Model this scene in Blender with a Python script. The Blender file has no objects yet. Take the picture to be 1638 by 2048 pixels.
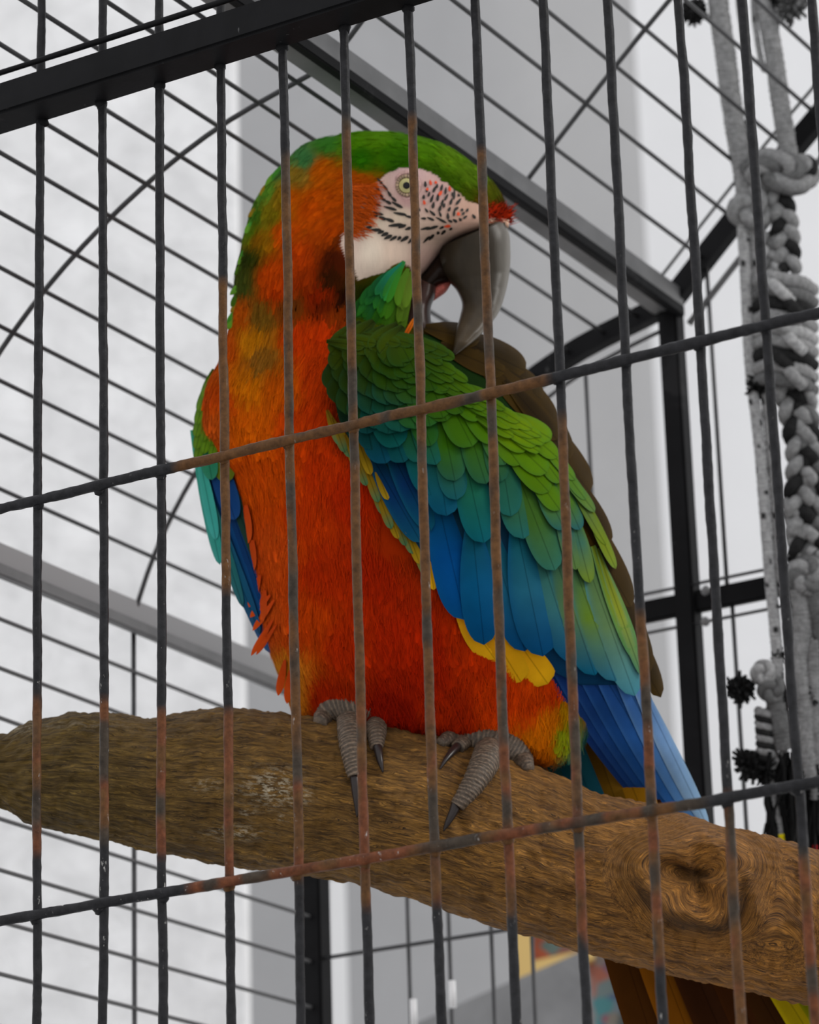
import bpy, math, random
import numpy as np
from mathutils import Vector
rng = np.random.default_rng(7); random.seed(7)
S = bpy.context.scene; COL = S.collection

# ------------------------------------------------------------------ camera
FPX = 6717.8; PITCH, YAW, ROLL = 0.33612, 0.53101, -0.031296
CAM = np.array([0., 0., 1.25])
_F = np.array([-math.sin(YAW)*math.cos(PITCH), math.cos(YAW)*math.cos(PITCH), math.sin(PITCH)])
_R0 = np.array([math.cos(YAW), math.sin(YAW), 0.]); _U0 = np.cross(_R0, _F)
_R = math.cos(ROLL)*_R0 + math.sin(ROLL)*_U0; _U = -math.sin(ROLL)*_R0 + math.cos(ROLL)*_U0
HZ = np.array([-math.sin(YAW), math.cos(YAW), 0.])       # horizontal view azimuth
cd = bpy.data.cameras.new('camera'); cam = bpy.data.objects.new('camera', cd); COL.objects.link(cam)
cd.sensor_fit = 'HORIZONTAL'; cd.sensor_width = 36; cd.lens = 36*FPX/1638
cd.clip_start = .05; cd.clip_end = 100
from mathutils import Matrix
m = Matrix.Identity(4)
for i in range(3):
    m[i][0] = _R[i]; m[i][1] = _U[i]; m[i][2] = -_F[i]; m[i][3] = CAM[i]
cam.matrix_world = m; S.camera = cam
cd.dof.use_dof = True; cd.dof.focus_distance = 2.16; cd.dof.aperture_fstop = 14

# ------------------------------------------------------------------ world and light
S.view_settings.view_transform = 'Standard'; S.view_settings.look = 'None'
S.view_settings.exposure = 0; S.view_settings.gamma = 1; S.view_settings.use_curve_mapping = False
w = bpy.data.worlds.new('world'); S.world = w; w.use_nodes = True
nt = w.node_tree; bg = nt.nodes['Background']
tc = nt.nodes.new('ShaderNodeTexCoord'); sx = nt.nodes.new('ShaderNodeSeparateXYZ'); rp = nt.nodes.new('ShaderNodeValToRGB')
nt.links.new(tc.outputs['Generated'], sx.inputs[0]); nt.links.new(sx.outputs['Z'], rp.inputs[0]); nt.links.new(rp.outputs[0], bg.inputs[0])
rp.color_ramp.elements[0].position = 0.0; rp.color_ramp.elements[0].color = (.86, .86, .86, 1)
rp.color_ramp.elements[1].position = .7; rp.color_ramp.elements[1].color = (.95, .96, 1, 1)
bg.inputs[1].default_value = 1.12
sd = bpy.data.lights.new('sun', 'SUN'); sd.energy = 1.1; sd.angle = math.radians(14); sd.color = (1, .97, .92)
so = bpy.data.objects.new('sun', sd); COL.objects.link(so)
so.rotation_euler = Vector((-_R0*0.95 + HZ*0.16 + np.array([0, 0, -.80]))).to_track_quat('-Z', 'Y').to_euler()

# ------------------------------------------------------------------ helpers
def ray(px, py):
    px = np.asarray(px, float); py = np.asarray(py, float)
    return ((px-819)/FPX)[..., None]*_R - ((py-1024)/FPX)[..., None]*_U + _F
DH = 2.27; KP = DH/math.cos(PITCH)/FPX       # metres per pixel at the bird
def P(px, py, z=0.):
    r = ray(px, py); z = np.broadcast_to(np.asarray(z, float), r.shape[:-1])
    t = (DH - z*KP)/(r @ HZ)
    return CAM + r*t[..., None]
def onp(px, py, ax, val):
    r = ray(px, py); return CAM + r*((val-CAM[ax])/r[ax])
def lin(c):
    c = np.asarray(c, float)/255.
    return np.where(c <= .04045, c/12.92, ((c+.055)/1.055)**2.4)

def link(o, parent=None):
    COL.objects.link(o)
    if parent is not None: o.parent = parent
    return o
def mesh(name, V, F, mat, parent=None, col=None, uv=None, smooth=True, **tags):
    V = np.asarray(V, float).reshape(-1, 3)
    if parent is not None: V = V - np.array(ORIG[parent.name])
    me = bpy.data.meshes.new(name)
    if isinstance(F, np.ndarray):
        k = F.shape[1]; n = len(F)
        me.vertices.add(len(V)); me.vertices.foreach_set('co', V.ravel())
        me.loops.add(n*k); me.loops.foreach_set('vertex_index', F.ravel().astype(np.int32))
        me.polygons.add(n); me.polygons.foreach_set('loop_start', np.arange(n, dtype=np.int32)*k)
        me.update(calc_edges=True)
    else:
        me.from_pydata(V.tolist(), [], [list(f) for f in F])
    if smooth: me.polygons.foreach_set('use_smooth', [True]*len(me.polygons))
    if col is not None:
        a = me.color_attributes.new('Col', 'FLOAT_COLOR', 'POINT')
        c = np.ones((len(V), 4)); c[:, :3] = np.broadcast_to(col, (len(V), 3)); a.data.foreach_set('color', c.ravel())
    if uv is not None:
        u = me.uv_layers.new(name='UVMap'); li = np.zeros(len(me.loops), np.int32)
        me.loops.foreach_get('vertex_index', li); u.data.foreach_set('uv', np.asarray(uv)[li].ravel())
    me.materials.append(mat)
    o = bpy.data.objects.new(name, me)
    link(o, parent)
    ORIG[o.name] = ORIG[parent.name] if parent is not None else (0, 0, 0)
    for k, v in tags.items(): o[k] = v
    return o
ORIG = {}
def thing(name, label, cat, loc, group=None):
    o = bpy.data.objects.new(name, None); COL.objects.link(o); o.location = Vector(loc); o.empty_display_size = .05
    o['label'] = label; o['category'] = cat; ORIG[o.name] = tuple(loc)
    if group: o['group'] = group
    return o
def grid(nu, nv, closed=False):
    "faces of a grid with index i*nv+j; closed wraps j"
    i = np.arange(nu-1)[:, None]; j = np.arange(nv if closed else nv-1)[None]
    a = i*nv+j; b = i*nv+(j+1) % nv; c = (i+1)*nv+(j+1) % nv; d = (i+1)*nv+j
    return np.stack([a, b, c, d], -1).reshape(-1, 4)
def resample(pts, n, smooth=True):
    pts = np.asarray(pts, float)
    d = np.r_[0, np.cumsum(np.linalg.norm(np.diff(pts[:, :2], axis=0), axis=1)+1e-6)]
    t = np.linspace(0, d[-1], n)
    if not smooth or len(pts) < 3: return np.stack([np.interp(t, d, pts[:, k]) for k in range(pts.shape[1])], 1)
    # cubic hermite with finite-difference tangents
    m_ = np.gradient(pts, d, axis=0); i = np.clip(np.searchsorted(d, t, 'right')-1, 0, len(d)-2)
    h = (d[i+1]-d[i])[:, None]; s = ((t-d[i])[:, None])/h
    return ((2*s**3-3*s**2+1)*pts[i] + (s**3-2*s**2+s)*h*m_[i] + (-2*s**3+3*s**2)*pts[i+1] + (s**3-s**2)*h*m_[i+1])
def vnoise(x, y, sc, seed=0):
    "smooth value noise"
    x = np.asarray(x)/sc; y = np.asarray(y)/sc; r = np.random.default_rng(seed).random((64, 64))
    xi = np.floor(x).astype(int); yi = np.floor(y).astype(int); fx = x-xi; fy = y-yi
    fx = fx*fx*(3-2*fx); fy = fy*fy*(3-2*fy)
    g = lambda a, b: r[a % 64, b % 64]
    return (g(xi, yi)*(1-fx)+g(xi+1, yi)*fx)*(1-fy)+(g(xi, yi+1)*(1-fx)+g(xi+1, yi+1)*fx)*fy

# ------------------------------------------------------------------ materials
def mat(name, build=None, rough=.6, color=(.5, .5, .5), spec=.5, metal=0.):
    m_ = bpy.data.materials.new(name); m_.use_nodes = True; n = m_.node_tree.nodes; b = n['Principled BSDF']
    b.inputs['Roughness'].default_value = rough; b.inputs['Base Color'].default_value = (*color, 1)
    b.inputs['Specular IOR Level'].default_value = spec; b.inputs['Metallic'].default_value = metal
    if build: build(m_.node_tree, b)
    return m_
class G:
    def __init__(s, nt): s.nt = nt
    def n(s, typ, **kw):
        x = s.nt.nodes.new(typ)
        for k, v in kw.items(): setattr(x, k, v)
        return x
    def l(s, a, b): s.nt.links.new(a, b)
    def math(s, op, a, b=None, clamp=False):
        x = s.n('ShaderNodeMath', operation=op, use_clamp=clamp)
        for i, v in enumerate((a, b)):
            if v is None: continue
            if isinstance(v, (int, float)): x.inputs[i].default_value = v
            else: s.l(v, x.inputs[i])
        return x.outputs[0]
    def noise(s, vec, scale, detail=4, rough=.6, dist=0):
        x = s.n('ShaderNodeTexNoise'); x.inputs['Scale'].default_value = scale; x.inputs['Detail'].default_value = detail
        x.inputs['Roughness'].default_value = rough; x.inputs['Distortion'].default_value = dist
        if vec is not None: s.l(vec, x.inputs['Vector'])
        return x.outputs['Fac']
    def obj(s, scale=(1, 1, 1), rot=(0, 0, 0)):
        t = s.n('ShaderNodeTexCoord'); mp = s.n('ShaderNodeMapping'); mp.inputs['Scale'].default_value = scale; mp.inputs['Rotation'].default_value = rot
        s.l(t.outputs['Object'], mp.inputs[0]); return mp.outputs[0]
    def ramp(s, fac, stops):
        x = s.n('ShaderNodeValToRGB'); e = x.color_ramp.elements
        while len(e) < len(stops): e.new(.5)
        for el, (p, c) in zip(e, stops): el.position = p; el.color = (*c, 1) if len(c) == 3 else c
        s.l(fac, x.inputs[0]); return x.outputs[0]
    def mix(s, fac, a, b, mode='MIX'):
        x = s.n('ShaderNodeMix', data_type='RGBA', blend_type=mode)
        for i, v in ((0, fac), (6, a), (7, b)):
            if isinstance(v, (int, float)): x.inputs[i].default_value = v
            elif isinstance(v, tuple): x.inputs[i].default_value = (*v, 1)
            else: s.l(v, x.inputs[i])
        return x.outputs[2]
    def vcol(s):
        x = s.n('ShaderNodeVertexColor', layer_name='Col'); return x.outputs[0]
    def bump(s, b, h, st=.4, dist=.001):
        x = s.n('ShaderNodeBump'); x.inputs['Strength'].default_value = st; x.inputs['Distance'].default_value = dist
        s.l(h, x.inputs['Height']); s.l(x.outputs[0], b.inputs['Normal'])

def _feather(nt, b):
    g = G(nt); uv = g.n('ShaderNodeTexCoord').outputs['UV']; sp = g.n('ShaderNodeSeparateXYZ'); g.l(uv, sp.inputs[0])
    au = g.math('ABSOLUTE', sp.outputs[0]); s = g.math('ADD', sp.outputs[1], g.math('MULTIPLY', au, -1.1))
    nz = g.noise(g.obj((300, 300, 300)), 1.0, 3)
    s2 = g.math('ADD', g.math('MULTIPLY', s, 210.), g.math('MULTIPLY', nz, 5.))
    wv = g.math('SINE', s2)
    rach = g.math('LESS_THAN', au, .012)
    c = g.vcol()
    k = g.math('ADD', 1.02, g.math('MULTIPLY', wv, .13))
    k = g.math('MULTIPLY', k, g.math('ADD', .82, g.math('MULTIPLY', g.noise(g.obj((60, 60, 60)), 1., 3), .36)))
    k = g.math('MULTIPLY', k, g.math('SUBTRACT', 1., g.math('MULTIPLY', rach, .35)))
    vm = g.n('ShaderNodeVectorMath', operation='SCALE'); g.l(c, vm.inputs[0]); g.l(k, vm.inputs['Scale'])
    g.l(vm.outputs[0], b.inputs['Base Color'])
    h = g.math('SUBTRACT', wv, g.math('MULTIPLY', rach, -2.)); g.bump(b, h, .35, .0004)
M_FEATHER = mat('feather_vane', _feather, .6, spec=.05)
def _plume(nt, b):
    g = G(nt); c = g.vcol(); n1 = g.noise(g.obj((90, 90, 18)), 1., 4, .65)
    k = g.math('ADD', .72, g.math('MULTIPLY', n1, .56))
    vm = g.n('ShaderNodeVectorMath', operation='SCALE'); g.l(c, vm.inputs[0]); g.l(k, vm.inputs['Scale']); g.l(vm.outputs[0], b.inputs['Base Color'])
    n2 = g.noise(g.obj((900, 900, 140)), 1., 3, .6); g.bump(b, n2, .35, .0006)
M_PLUME = mat('soft_plumage', _plume, .9, spec=.02)
def _skin(nt, b):
    g = G(nt); n1 = g.noise(g.obj((500, 500, 500)), 1., 4); v = g.n('ShaderNodeTexVoronoi'); v.inputs['Scale'].default_value = 520.; g.l(g.obj(), v.inputs['Vector'])
    k = g.math('SUBTRACT', 1.18, g.math('MULTIPLY', v.outputs['Distance'], .55)); vm = g.n('ShaderNodeVectorMath', operation='SCALE'); g.l(g.vcol(), vm.inputs[0]); g.l(k, vm.inputs['Scale'])
    g.l(vm.outputs[0], b.inputs['Base Color']); g.bump(b, g.math('SUBTRACT', n1, v.outputs['Distance']), .5, .0006)
M_SKIN = mat('scaly_skin', _skin, .6, spec=.4)
def _beak(nt, b):
    g = G(nt); n1 = g.noise(g.obj((120, 120, 25)), 1., 5, .6, .6)
    vm = g.n('ShaderNodeVectorMath', operation='SCALE'); g.l(g.vcol(), vm.inputs[0]); g.l(g.math('ADD', .55, g.math('MULTIPLY', n1, .9)), vm.inputs['Scale'])
    g.l(vm.outputs[0], b.inputs['Base Color']); g.bump(b, n1, .25, .0008)
M_BEAK = mat('horn_beak', _beak, .34, spec=.5); M_BEAK.node_tree.nodes['Principled BSDF'].inputs['IOR'].default_value = 1.22
M_GLOSS = mat('glossy_eye', None, .06, (.002, .002, .002), .25)
def _iris(nt, b): g = G(nt); g.l(g.vcol(), b.inputs['Base Color'])
M_IRIS = mat('iris', _iris, .2, spec=.6)
M_VC = mat('plain_tinted', _iris, .6, spec=.3)
def _bar(nt, b):
    g = G(nt); o = g.obj(); c = g.vcol(); n1 = g.noise(o, 160., 5, .7); n2 = g.noise(g.obj((1, 1, .35)), 260., 4, .7)
    k = g.ramp(n1, [(.3, (.55, .55, .55)), (.7, (1.45, 1.45, 1.45))]); c2 = g.mix(1., c, k, 'MULTIPLY')
    fl = g.ramp(n2, [(.66, (0, 0, 0)), (.72, (1, 1, 1))])
    a = g.n('ShaderNodeVertexColor', layer_name='Fleck').outputs[0]
    c3 = g.mix(g.math('MULTIPLY', fl, a), c2, (.42, .41, .39))
    g.l(c3, b.inputs['Base Color']); g.bump(b, n1, .5, .0008)
M_BAR = mat('painted_rusty_steel', _bar, .42, spec=.5)
M_BAR.node_tree.nodes['Principled BSDF'].inputs['IOR'].default_value = 1.22
for m_ in (M_FEATHER, M_PLUME): m_.node_tree.nodes['Principled BSDF'].inputs['IOR'].default_value = 1.08; m_.node_tree.nodes['Principled BSDF'].inputs['Specular IOR Level'].default_value = .5
def _wire(nt, b):
    g = G(nt); n1 = g.noise(g.obj(), 60., 3); g.l(g.ramp(n1, [(.3, (.018, .018, .02)), (.7, (.04, .04, .042))]), b.inputs['Base Color'])
M_WIRE = mat('dark_cage_wire', _wire, .45, spec=.5)
def _beam(nt, b):
    g = G(nt); n1 = g.noise(g.obj(), 14., 5, .6, .5); n2 = g.noise(g.obj((1, 1, .3)), 70., 5, .7)
    c = g.ramp(n1, [(.35, (.006, .006, .0065)), (.62, (.010, .010, .011)), (.66, (.020, .020, .021))])
    fl = g.ramp(n2, [(.68, (0, 0, 0)), (.74, (1, 1, 1))]); g.l(g.mix(g.math('MULTIPLY', fl, .5), c, (.2, .2, .2)), b.inputs['Base Color'])
    g.bump(b, n2, .2, .001)
M_BEAM = mat('black_angle_steel', _beam, .55, spec=.07)
M_PALEW = mat('glare_pale_wire', None, .6, (.10, .10, .102), .3)  # side wires: reflected glare put into the pale colour
M_PALEB = mat('glare_pale_steel', None, .6, (.30, .30, .305), .3)  # eave beam: glare on its lit face put into the colour
def _beamg(nt, b):
    g = G(nt); n1 = g.noise(g.obj(), 18., 4); g.l(g.ramp(n1, [(.3, (.10, .10, .102)), (.7, (.17, .17, .172))]), b.inputs['Base Color'])
M_BEAMG = mat('grey_steel', _beamg, .5, spec=.5)  # on the shoulder beam this grey paints in its lit upper face
def _wood(nt, b):
    g = G(nt); uv = g.n('ShaderNodeTexCoord').outputs['UV']
    mp = g.n('ShaderNodeMapping'); g.l(uv, mp.inputs[0]); mp.inputs['Scale'].default_value = (.8, 3.4, 1)
    dn = g.noise(uv, 2.2, 3); va = g.n('ShaderNodeVectorMath', operation='ADD'); 
    cx = g.n('ShaderNodeCombineXYZ'); g.l(g.math('MULTIPLY', g.math('SUBTRACT', dn, .5), 1.5), cx.inputs[1]); g.l(mp.outputs[0], va.inputs[0]); g.l(cx.outputs[0], va.inputs[1])
    n1 = g.noise(va.outputs[0], 3.2, 8, .72, .9)
    mp2 = g.n('ShaderNodeMapping'); g.l(va.outputs[0], mp2.inputs[0]); mp2.inputs['Scale'].default_value = (1.1, 4.2, 1)
    n2 = g.noise(mp2.outputs[0], 5., 6, .7, .3)
    c = g.ramp(n1, [(.38, (.16, .14, .12)), (.47, (.42, .39, .33)), (.51, (.95, .93, .9)), (.60, (1.5, 1.45, 1.3))])
    mp4 = g.n('ShaderNodeMapping'); g.l(uv, mp4.inputs[0]); mp4.inputs['Scale'].default_value = (1.3, 2.6, 1)
    n4 = g.noise(mp4.outputs[0], 1.6, 7, .72, .7)
    c = g.mix(.5, c, g.ramp(n4, [(.40, (.42, .36, .28)), (.49, (.85, .8, .72)), (.53, (1.25, 1.2, 1.1)), (.66, (1.5, 1.42, 1.25))]))
    c = g.mix(1., g.vcol(), c, 'MULTIPLY')
    c = g.mix(1., c, g.ramp(n2, [(.40, (.22, .20, .17)), (.48, (.95, .95, .95)), (.62, (1.6, 1.55, 1.35))]), 'MULTIPLY')
    n3 = g.noise(uv, 9., 6, .75); a = g.n('ShaderNodeVertexColor', layer_name='Fleck').outputs[0]
    fl = g.math('MULTIPLY', g.ramp(n3, [(.50, (0, 0, 0)), (.56, (1, 1, 1))]), a)
    c = g.mix(fl, c, (.55, .47, .33))
    g.l(c, b.inputs['Base Color']); g.bump(b, g.math('ADD', g.math('MULTIPLY', n1, 1.4), n2), .7, .004)
M_WOOD = mat('weathered_branch', _wood, .7, spec=.3)
def _rope(nt, b):
    g = G(nt); n1 = g.noise(g.obj(), 220., 5, .7); c = g.mix(1., g.vcol(), g.ramp(n1, [(.3, (.6, .6, .6)), (.7, (1.3, 1.3, 1.3))]), 'MULTIPLY')
    g.l(c, b.inputs['Base Color']); g.bump(b, n1, .8, .002)
M_ROPE = mat('cotton_rope', _rope, .9, spec=.1)
def plaster(name, c0, c1, sc=9., bs=.5):
    def f(nt, b):
        g = G(nt); n1 = g.noise(g.obj(), sc, 8, .7, .4); n2 = g.noise(g.obj(), 1.3, 3)
        c = g.mix(1., g.ramp(n1, [(.35, c0), (.65, c1)]), g.ramp(n2, [(.3, (.95, .95, .95)), (.7, (1.03, 1.03, 1.03))]), 'MULTIPLY')
        g.l(c, b.inputs['Base Color']); g.bump(b, n1, bs, .02)
    return mat(name, f, .9, spec=.1)
M_PLASTER = plaster('rough_white_plaster', (.78, .78, .785), (.93, .93, .935), 14., .7)
M_GREYW = plaster('smooth_grey_render', (.42, .42, .425), (.45, .45, .455), 3., .05)
M_WHITEW = plaster('smooth_white_render', (.90, .90, .905), (.93, .93, .935), 3., .05)
M_FLOOR = plaster('pale_concrete', (.5, .5, .5), (.6, .6, .6), 5., .2)
def _mosaic(nt, b):
    g = G(nt); v = g.n('ShaderNodeTexVoronoi'); v.inputs['Scale'].default_value = 46.; g.l(g.obj(), v.inputs['Vector'])
    sp = g.n('ShaderNodeSeparateColor'); g.l(v.outputs['Color'], sp.inputs[0])
    c = g.ramp(sp.outputs[0], [(0., (.35, .05, .03)), (.2, (.03, .12, .22)), (.4, (.40, .33, .22)), (.55, (.05, .09, .10)), (.7, (.45, .10, .04)), (.85, (.04, .2, .22)), (1., (.2, .17, .14))])
    g.l(c, b.inputs['Base Color'])
M_MOSAIC = mat('mosaic_print', _mosaic, .6)
M_YELLOW = mat('yellow_paint', None, .6, (.62, .42, .14))
M_CARD = plaster('grey_board', (.17, .17, .172), (.24, .24, .243), 9., .1)
M_WHITE = mat('white_paint', None, .5, (.85, .85, .85))

def fleck(o, f):
    me = o.data; a = me.color_attributes.new('Fleck', 'FLOAT_COLOR', 'POINT')
    c = np.ones((len(me.vertices), 4)); c[:, :3] = np.broadcast_to(np.asarray(f, float)[:, None] if np.ndim(f) else f, (len(c), 3)); a.data.foreach_set('color', c.ravel())
def rod(name, pts, r, mt, parent=None, sides=8, seg=None, rn=0., colf=None, fl=None, flat=None, **tags):
    "round bar through world points; seg = segment length; rn = radius noise"
    pts = np.asarray(pts, float)
    if seg:
        d = np.r_[0, np.cumsum(np.linalg.norm(np.diff(pts, axis=0), axis=1))]; n = max(2, int(d[-1]/seg)+1); t = np.linspace(0, d[-1], n)
        pts = np.stack([np.interp(t, d, pts[:, k]) for k in range(3)], 1)
    T = np.gradient(pts, axis=0); T /= np.linalg.norm(T, axis=1)[:, None]
    ref = np.array([0, 0, 1.]) if abs(T[0, 2]) < .8 else np.array([1., 0, 0])
    A = np.cross(T, ref); A /= np.linalg.norm(A, axis=1)[:, None]; B = np.cross(T, A)
    n = len(pts); th = np.linspace(0, 2*math.pi, sides, endpoint=False)
    rr = np.broadcast_to(r, (n,))[:, None]*(1+rn*(rng.random((n, sides))-.5)+rn*1.2*(vnoise(np.arange(n)*1., np.full(n, rng.random()*60), 3.)[:, None]-.5))
    V = pts[:, None]+(np.cos(th)*rr)[..., None]*A[:, None]+(np.sin(th)*rr)[..., None]*B[:, None]
    F = grid(n, sides, True).tolist(); F += [list(range(sides))[::-1], list(range((n-1)*sides, n*sides))]
    V = V.reshape(-1, 3); col = None
    if colf is not None: col = colf(V)
    o = mesh(name, V, F, mt, parent, col=col, **tags)
    if fl is not None: fleck(o, fl(V))
    return o
def box(name, lo, hi, mt, parent=None, bev=.0015, **tags):
    "bevelled box (chamfered edges) between two world corners"
    lo = np.minimum(lo, hi); hi = np.maximum(np.asarray(hi), lo) if False else np.asarray(hi, float)
    import bmesh
    bm = bmesh.new(); bmesh.ops.create_cube(bm, size=1)
    lo = np.asarray(lo, float); c = (lo+hi)/2; s = np.abs(hi-lo)
    for v in bm.verts: v.co = Vector(c+np.array(v.co)*s)
    bmesh.ops.bevel(bm, geom=bm.edges[:], offset=min(bev, s.min()*.3), segments=2, affect='EDGES')
    V = np.array([v.co[:] for v in bm.verts]); F = [[v.index for v in f.verts] for f in bm.faces]; bm.free()
    return mesh(name, V, F, mt, parent, smooth=False, **tags)
def proj(V):
    d = V-CAM; z = d @ _F; return 819+FPX*(d @ _R)/z, 1024-FPX*(d @ _U)/z

# ================================================================== SETTING
YF = onp(819, 1024, 1, 1.)[1]*0+ (CAM+ray(819, 1024)*2.02)[1]     # the front grid's plane
XL = (CAM+ray(267, 1215)*2.80)[0]                                  # the left side of the cage
YB = onp(622, 1372, 0, XL)[1]                                      # its back
XR = XL+1.9
def wall(name, pa, pb, d0, d1, mt, zlo=0., zhi=5.5, th=.15):
    "vertical wall slab whose face passes through image columns pa..pb at horizontal distances d0,d1"
    def g(px, d): r = ray(px, 1400); return (CAM+r*(d/(r @ HZ)))[:2]
    a = g(pa, d0); b = g(pb, d1); n = np.array([-(b-a)[1], (b-a)[0]]); n /= np.linalg.norm(n)
    if n @ HZ[:2] < 0: n = -n
    V = [(*p, z) for z in (zlo, zhi) for p in (a, b, b+n*th, a+n*th)]
    F = [(0, 3, 2, 1), (4, 5, 6, 7), (0, 1, 5, 4), (1, 2, 6, 5), (2, 3, 7, 6), (3, 0, 4, 7)]
    return mesh(name, V, F, mt, smooth=False, kind='structure')
wall('wall_left', -1500, 482, 4.6, 4.6, M_PLASTER)
wall('wall_back', 300, 1345, 6.2, 6.6, M_GREYW)
wall('wall_right', 1345, 3200, 6.3, 5.2, M_WHITEW)
wall('trim_1', 648, 682, 5.9, 5.9, M_WHITE, 0, 2.62, .05)
mesh('floor', [(-9, -3, 0), (7, -3, 0), (7, 10, 0), (-9, 10, 0), (-9, -3, -.1), (7, -3, -.1), (7, 10, -.1), (-9, 10, -.1)],
     [(0, 1, 2, 3), (4, 7, 6, 5), (0, 4, 5, 1), (1, 5, 6, 2), (2, 6, 7, 3), (3, 7, 4, 0)], M_FLOOR, smooth=False, kind='structure')

# ================================================================== CAGE
cage = thing('bird_cage', 'black steel aviary cage with rusty vertical front bars and an arched wire roof', 'cage', (XL, YF, 0))
GREY = lin((36, 36, 38)); RUST = lin((86, 58, 32)); RED = lin((98, 56, 34))
def rustcol(rng_list, axis):
    def f(V):
        x, y = proj(V); c = y if axis else x; mk = np.zeros(len(V))
        for a, b in rng_list:
            s = 22.
            mk = np.maximum(mk, np.clip((c-a)/s+.5, 0, 1)*np.clip((b-c)/s+.5, 0, 1))
        n = vnoise(x*1.+y*.3, y*1., 42., 5); red = np.clip((y-1250)/300, 0, 1)*np.clip((n-.35)*4, 0, 1)
        pat = np.clip((vnoise(x*2, y, 70., 9)-.25)*5, 0, 1)
        rc = RUST*(1-red[:, None])+RED*red[:, None]; dk = lin((58, 50, 42))
        rc = dk*(1-pat[:, None])+rc*pat[:, None]
        return GREY*(1-mk[:, None])+rc*mk[:, None]
    return f
def flk(V):
    x, y = proj(V); return np.clip((y-700)/1100, 0, 1)*np.clip(1.25-x/2600, .2, 1)*.95+.05
bars = [(79, 1200, [(1395, 1705)]), (201, 1200, [(1400, 1685)]), (326, 1200, [(1420, 1708)]), (454, 1200, [(560, 1180), (1420, 1755)]),
        (585, 1200, [(310, 1755)]), (719, 1200, [(235, 1812)]), (856, 1200, [(235, 1805)]), (998, 1200, [(300, 1830)]),
        (1138, 1200, [(830, 1885)]), (1281, 1200, [(1225, 1930)]), (1429+2, 1200, [(1590, 2100)]), (1570, 1200, [(1700, 2100)]), (1712, 1200, [])]
zbeam = onp(450, 128, 1, YF)[2]                       # height of the beam's underside
zrails = [onp(819, 825, 1, YF)[2], onp(819, 1706, 1, YF)[2]]
dz = zrails[0]-zrails[1]
ztop = zbeam+.34
BR = .0029
for k, (px, py, rg) in enumerate(bars):
    x = onp(px, py, 1, YF)[0]
    ztip = ztop
    zz = [zrails[1]-dz*1.3, ztip]
    n = 60
    t = np.linspace(0, 1, n)
    wob = np.cumsum(rng.normal(0, .00022, n)); wob -= np.linspace(wob[0], wob[-1], n)
    pts = np.stack([x+wob, np.full(n, YF)+wob*.4, zz[0]+(zz[1]-zz[0])*t], 1)
    rod('vertical_bar', pts, BR*(1.0+.0*k), M_BAR, cage, 12, .004, .10, rustcol(rg, 1), flk)
# more bars out of the frame so that the front reads as a whole
sp = (onp(1570, 1200, 1, YF)[0]-onp(79, 1200, 1, YF)[0])/11
xs_more = [onp(79, 1200, 1, YF)[0]-sp*k for k in range(1, 40) if onp(79, 1200, 1, YF)[0]-sp*k > XL+.01]+[onp(1712, 1200, 1, YF)[0]+sp*k for k in range(1, 40) if onp(1712, 1200, 1, YF)[0]+sp*k < XR-.01]
for x in xs_more:
    rod('vertical_bar', [(x, YF, zrails[1]-dz*1.3), (x, YF, ztop)], BR, M_BAR, cage, 8, None, 0, lambda V: np.tile(GREY, (len(V), 1)), lambda V: np.zeros(len(V)))
RR = .0033
for z, rg in ((zrails[0], [(352, 1092)]), (zrails[1], [(378, 1408)])):
    n = 80; t = np.linspace(0, 1, n); wob = np.cumsum(rng.normal(0, .0003, n)); wob -= np.linspace(wob[0], wob[-1], n)
    wob[(t < .2)] *= .5
    pts = np.stack([XL+(XR-XL)*t, np.full(n, YF-BR-RR+.001), z+wob], 1)
    rod('cross_rail', pts, RR, M_BAR, cage, 12, .004, .16, rustcol(rg, 0), flk)
for z in (zrails[1]-dz, zrails[1]-dz*1.3):
    rod('cross_rail', [(XL, YF-BR-RR+.001, z), (XR, YF-BR-RR+.001, z)], RR, M_BAR, cage, 8, None, 0, lambda V: np.tile(GREY, (len(V), 1)), lambda V: np.zeros(len(V)))
# weld beads where the rails cross the bars
def bead(c, r):
    th = np.linspace(0, math.pi, 6)[:, None]; ph = np.linspace(0, 2*math.pi, 8, endpoint=False)[None]
    rr = r*(1+.3*(rng.random((6, 8))-.5))
    return np.asarray(c)+np.stack([rr*np.sin(th)*np.cos(ph), rr*np.sin(th)*np.sin(ph), rr*np.cos(th)*np.ones_like(ph)], -1).reshape(-1, 3)
for k, (px, py, rg) in enumerate(bars):
    for z, (a, b) in ((zrails[0], (352, 1092)), (zrails[1], (378, 1408))):
        c = (onp(px, py, 1, YF)[0], YF-BR*.6, z-RR*.6); V = bead(c, .0040); x, _ = proj(V)
        o = mesh('weld_bead', V, grid(6, 8, True), M_BAR, cage, col=np.where((x.mean() > a) & (x.mean() < b), RUST, GREY)); fleck(o, .6)
# top front beam
rb = onp(0, 226, 2, zbeam); bd = YF-rb[1]; ztf = onp(0, 163, 1, rb[1])[2]
box('top_beam', (XL, YF-bd, zbeam), (XR, YF+BR, ztf), M_BEAM, cage, .002)
zr = onp(0, 146, 1, YF-bd*.6)[2]
rod('upper_rail', [(XL, YF-bd*.6, zr), (XR, YF-bd*.6, zr)], .0021, M_BEAM, cage, 10, .02, .1)
rod('upper_rail', [(XL, YF-bd*.6, ztop), (XR, YF-bd*.6, ztop)], .003, M_BEAM, cage, 8)
for k, (px, py, rg) in enumerate(bars[:7]):
    x = onp(px, py, 1, YF)[0]
    mesh('weld_bead', bead((x, YF, zbeam-.001), .0042), grid(6, 8, True), M_BEAM, cage)
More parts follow.
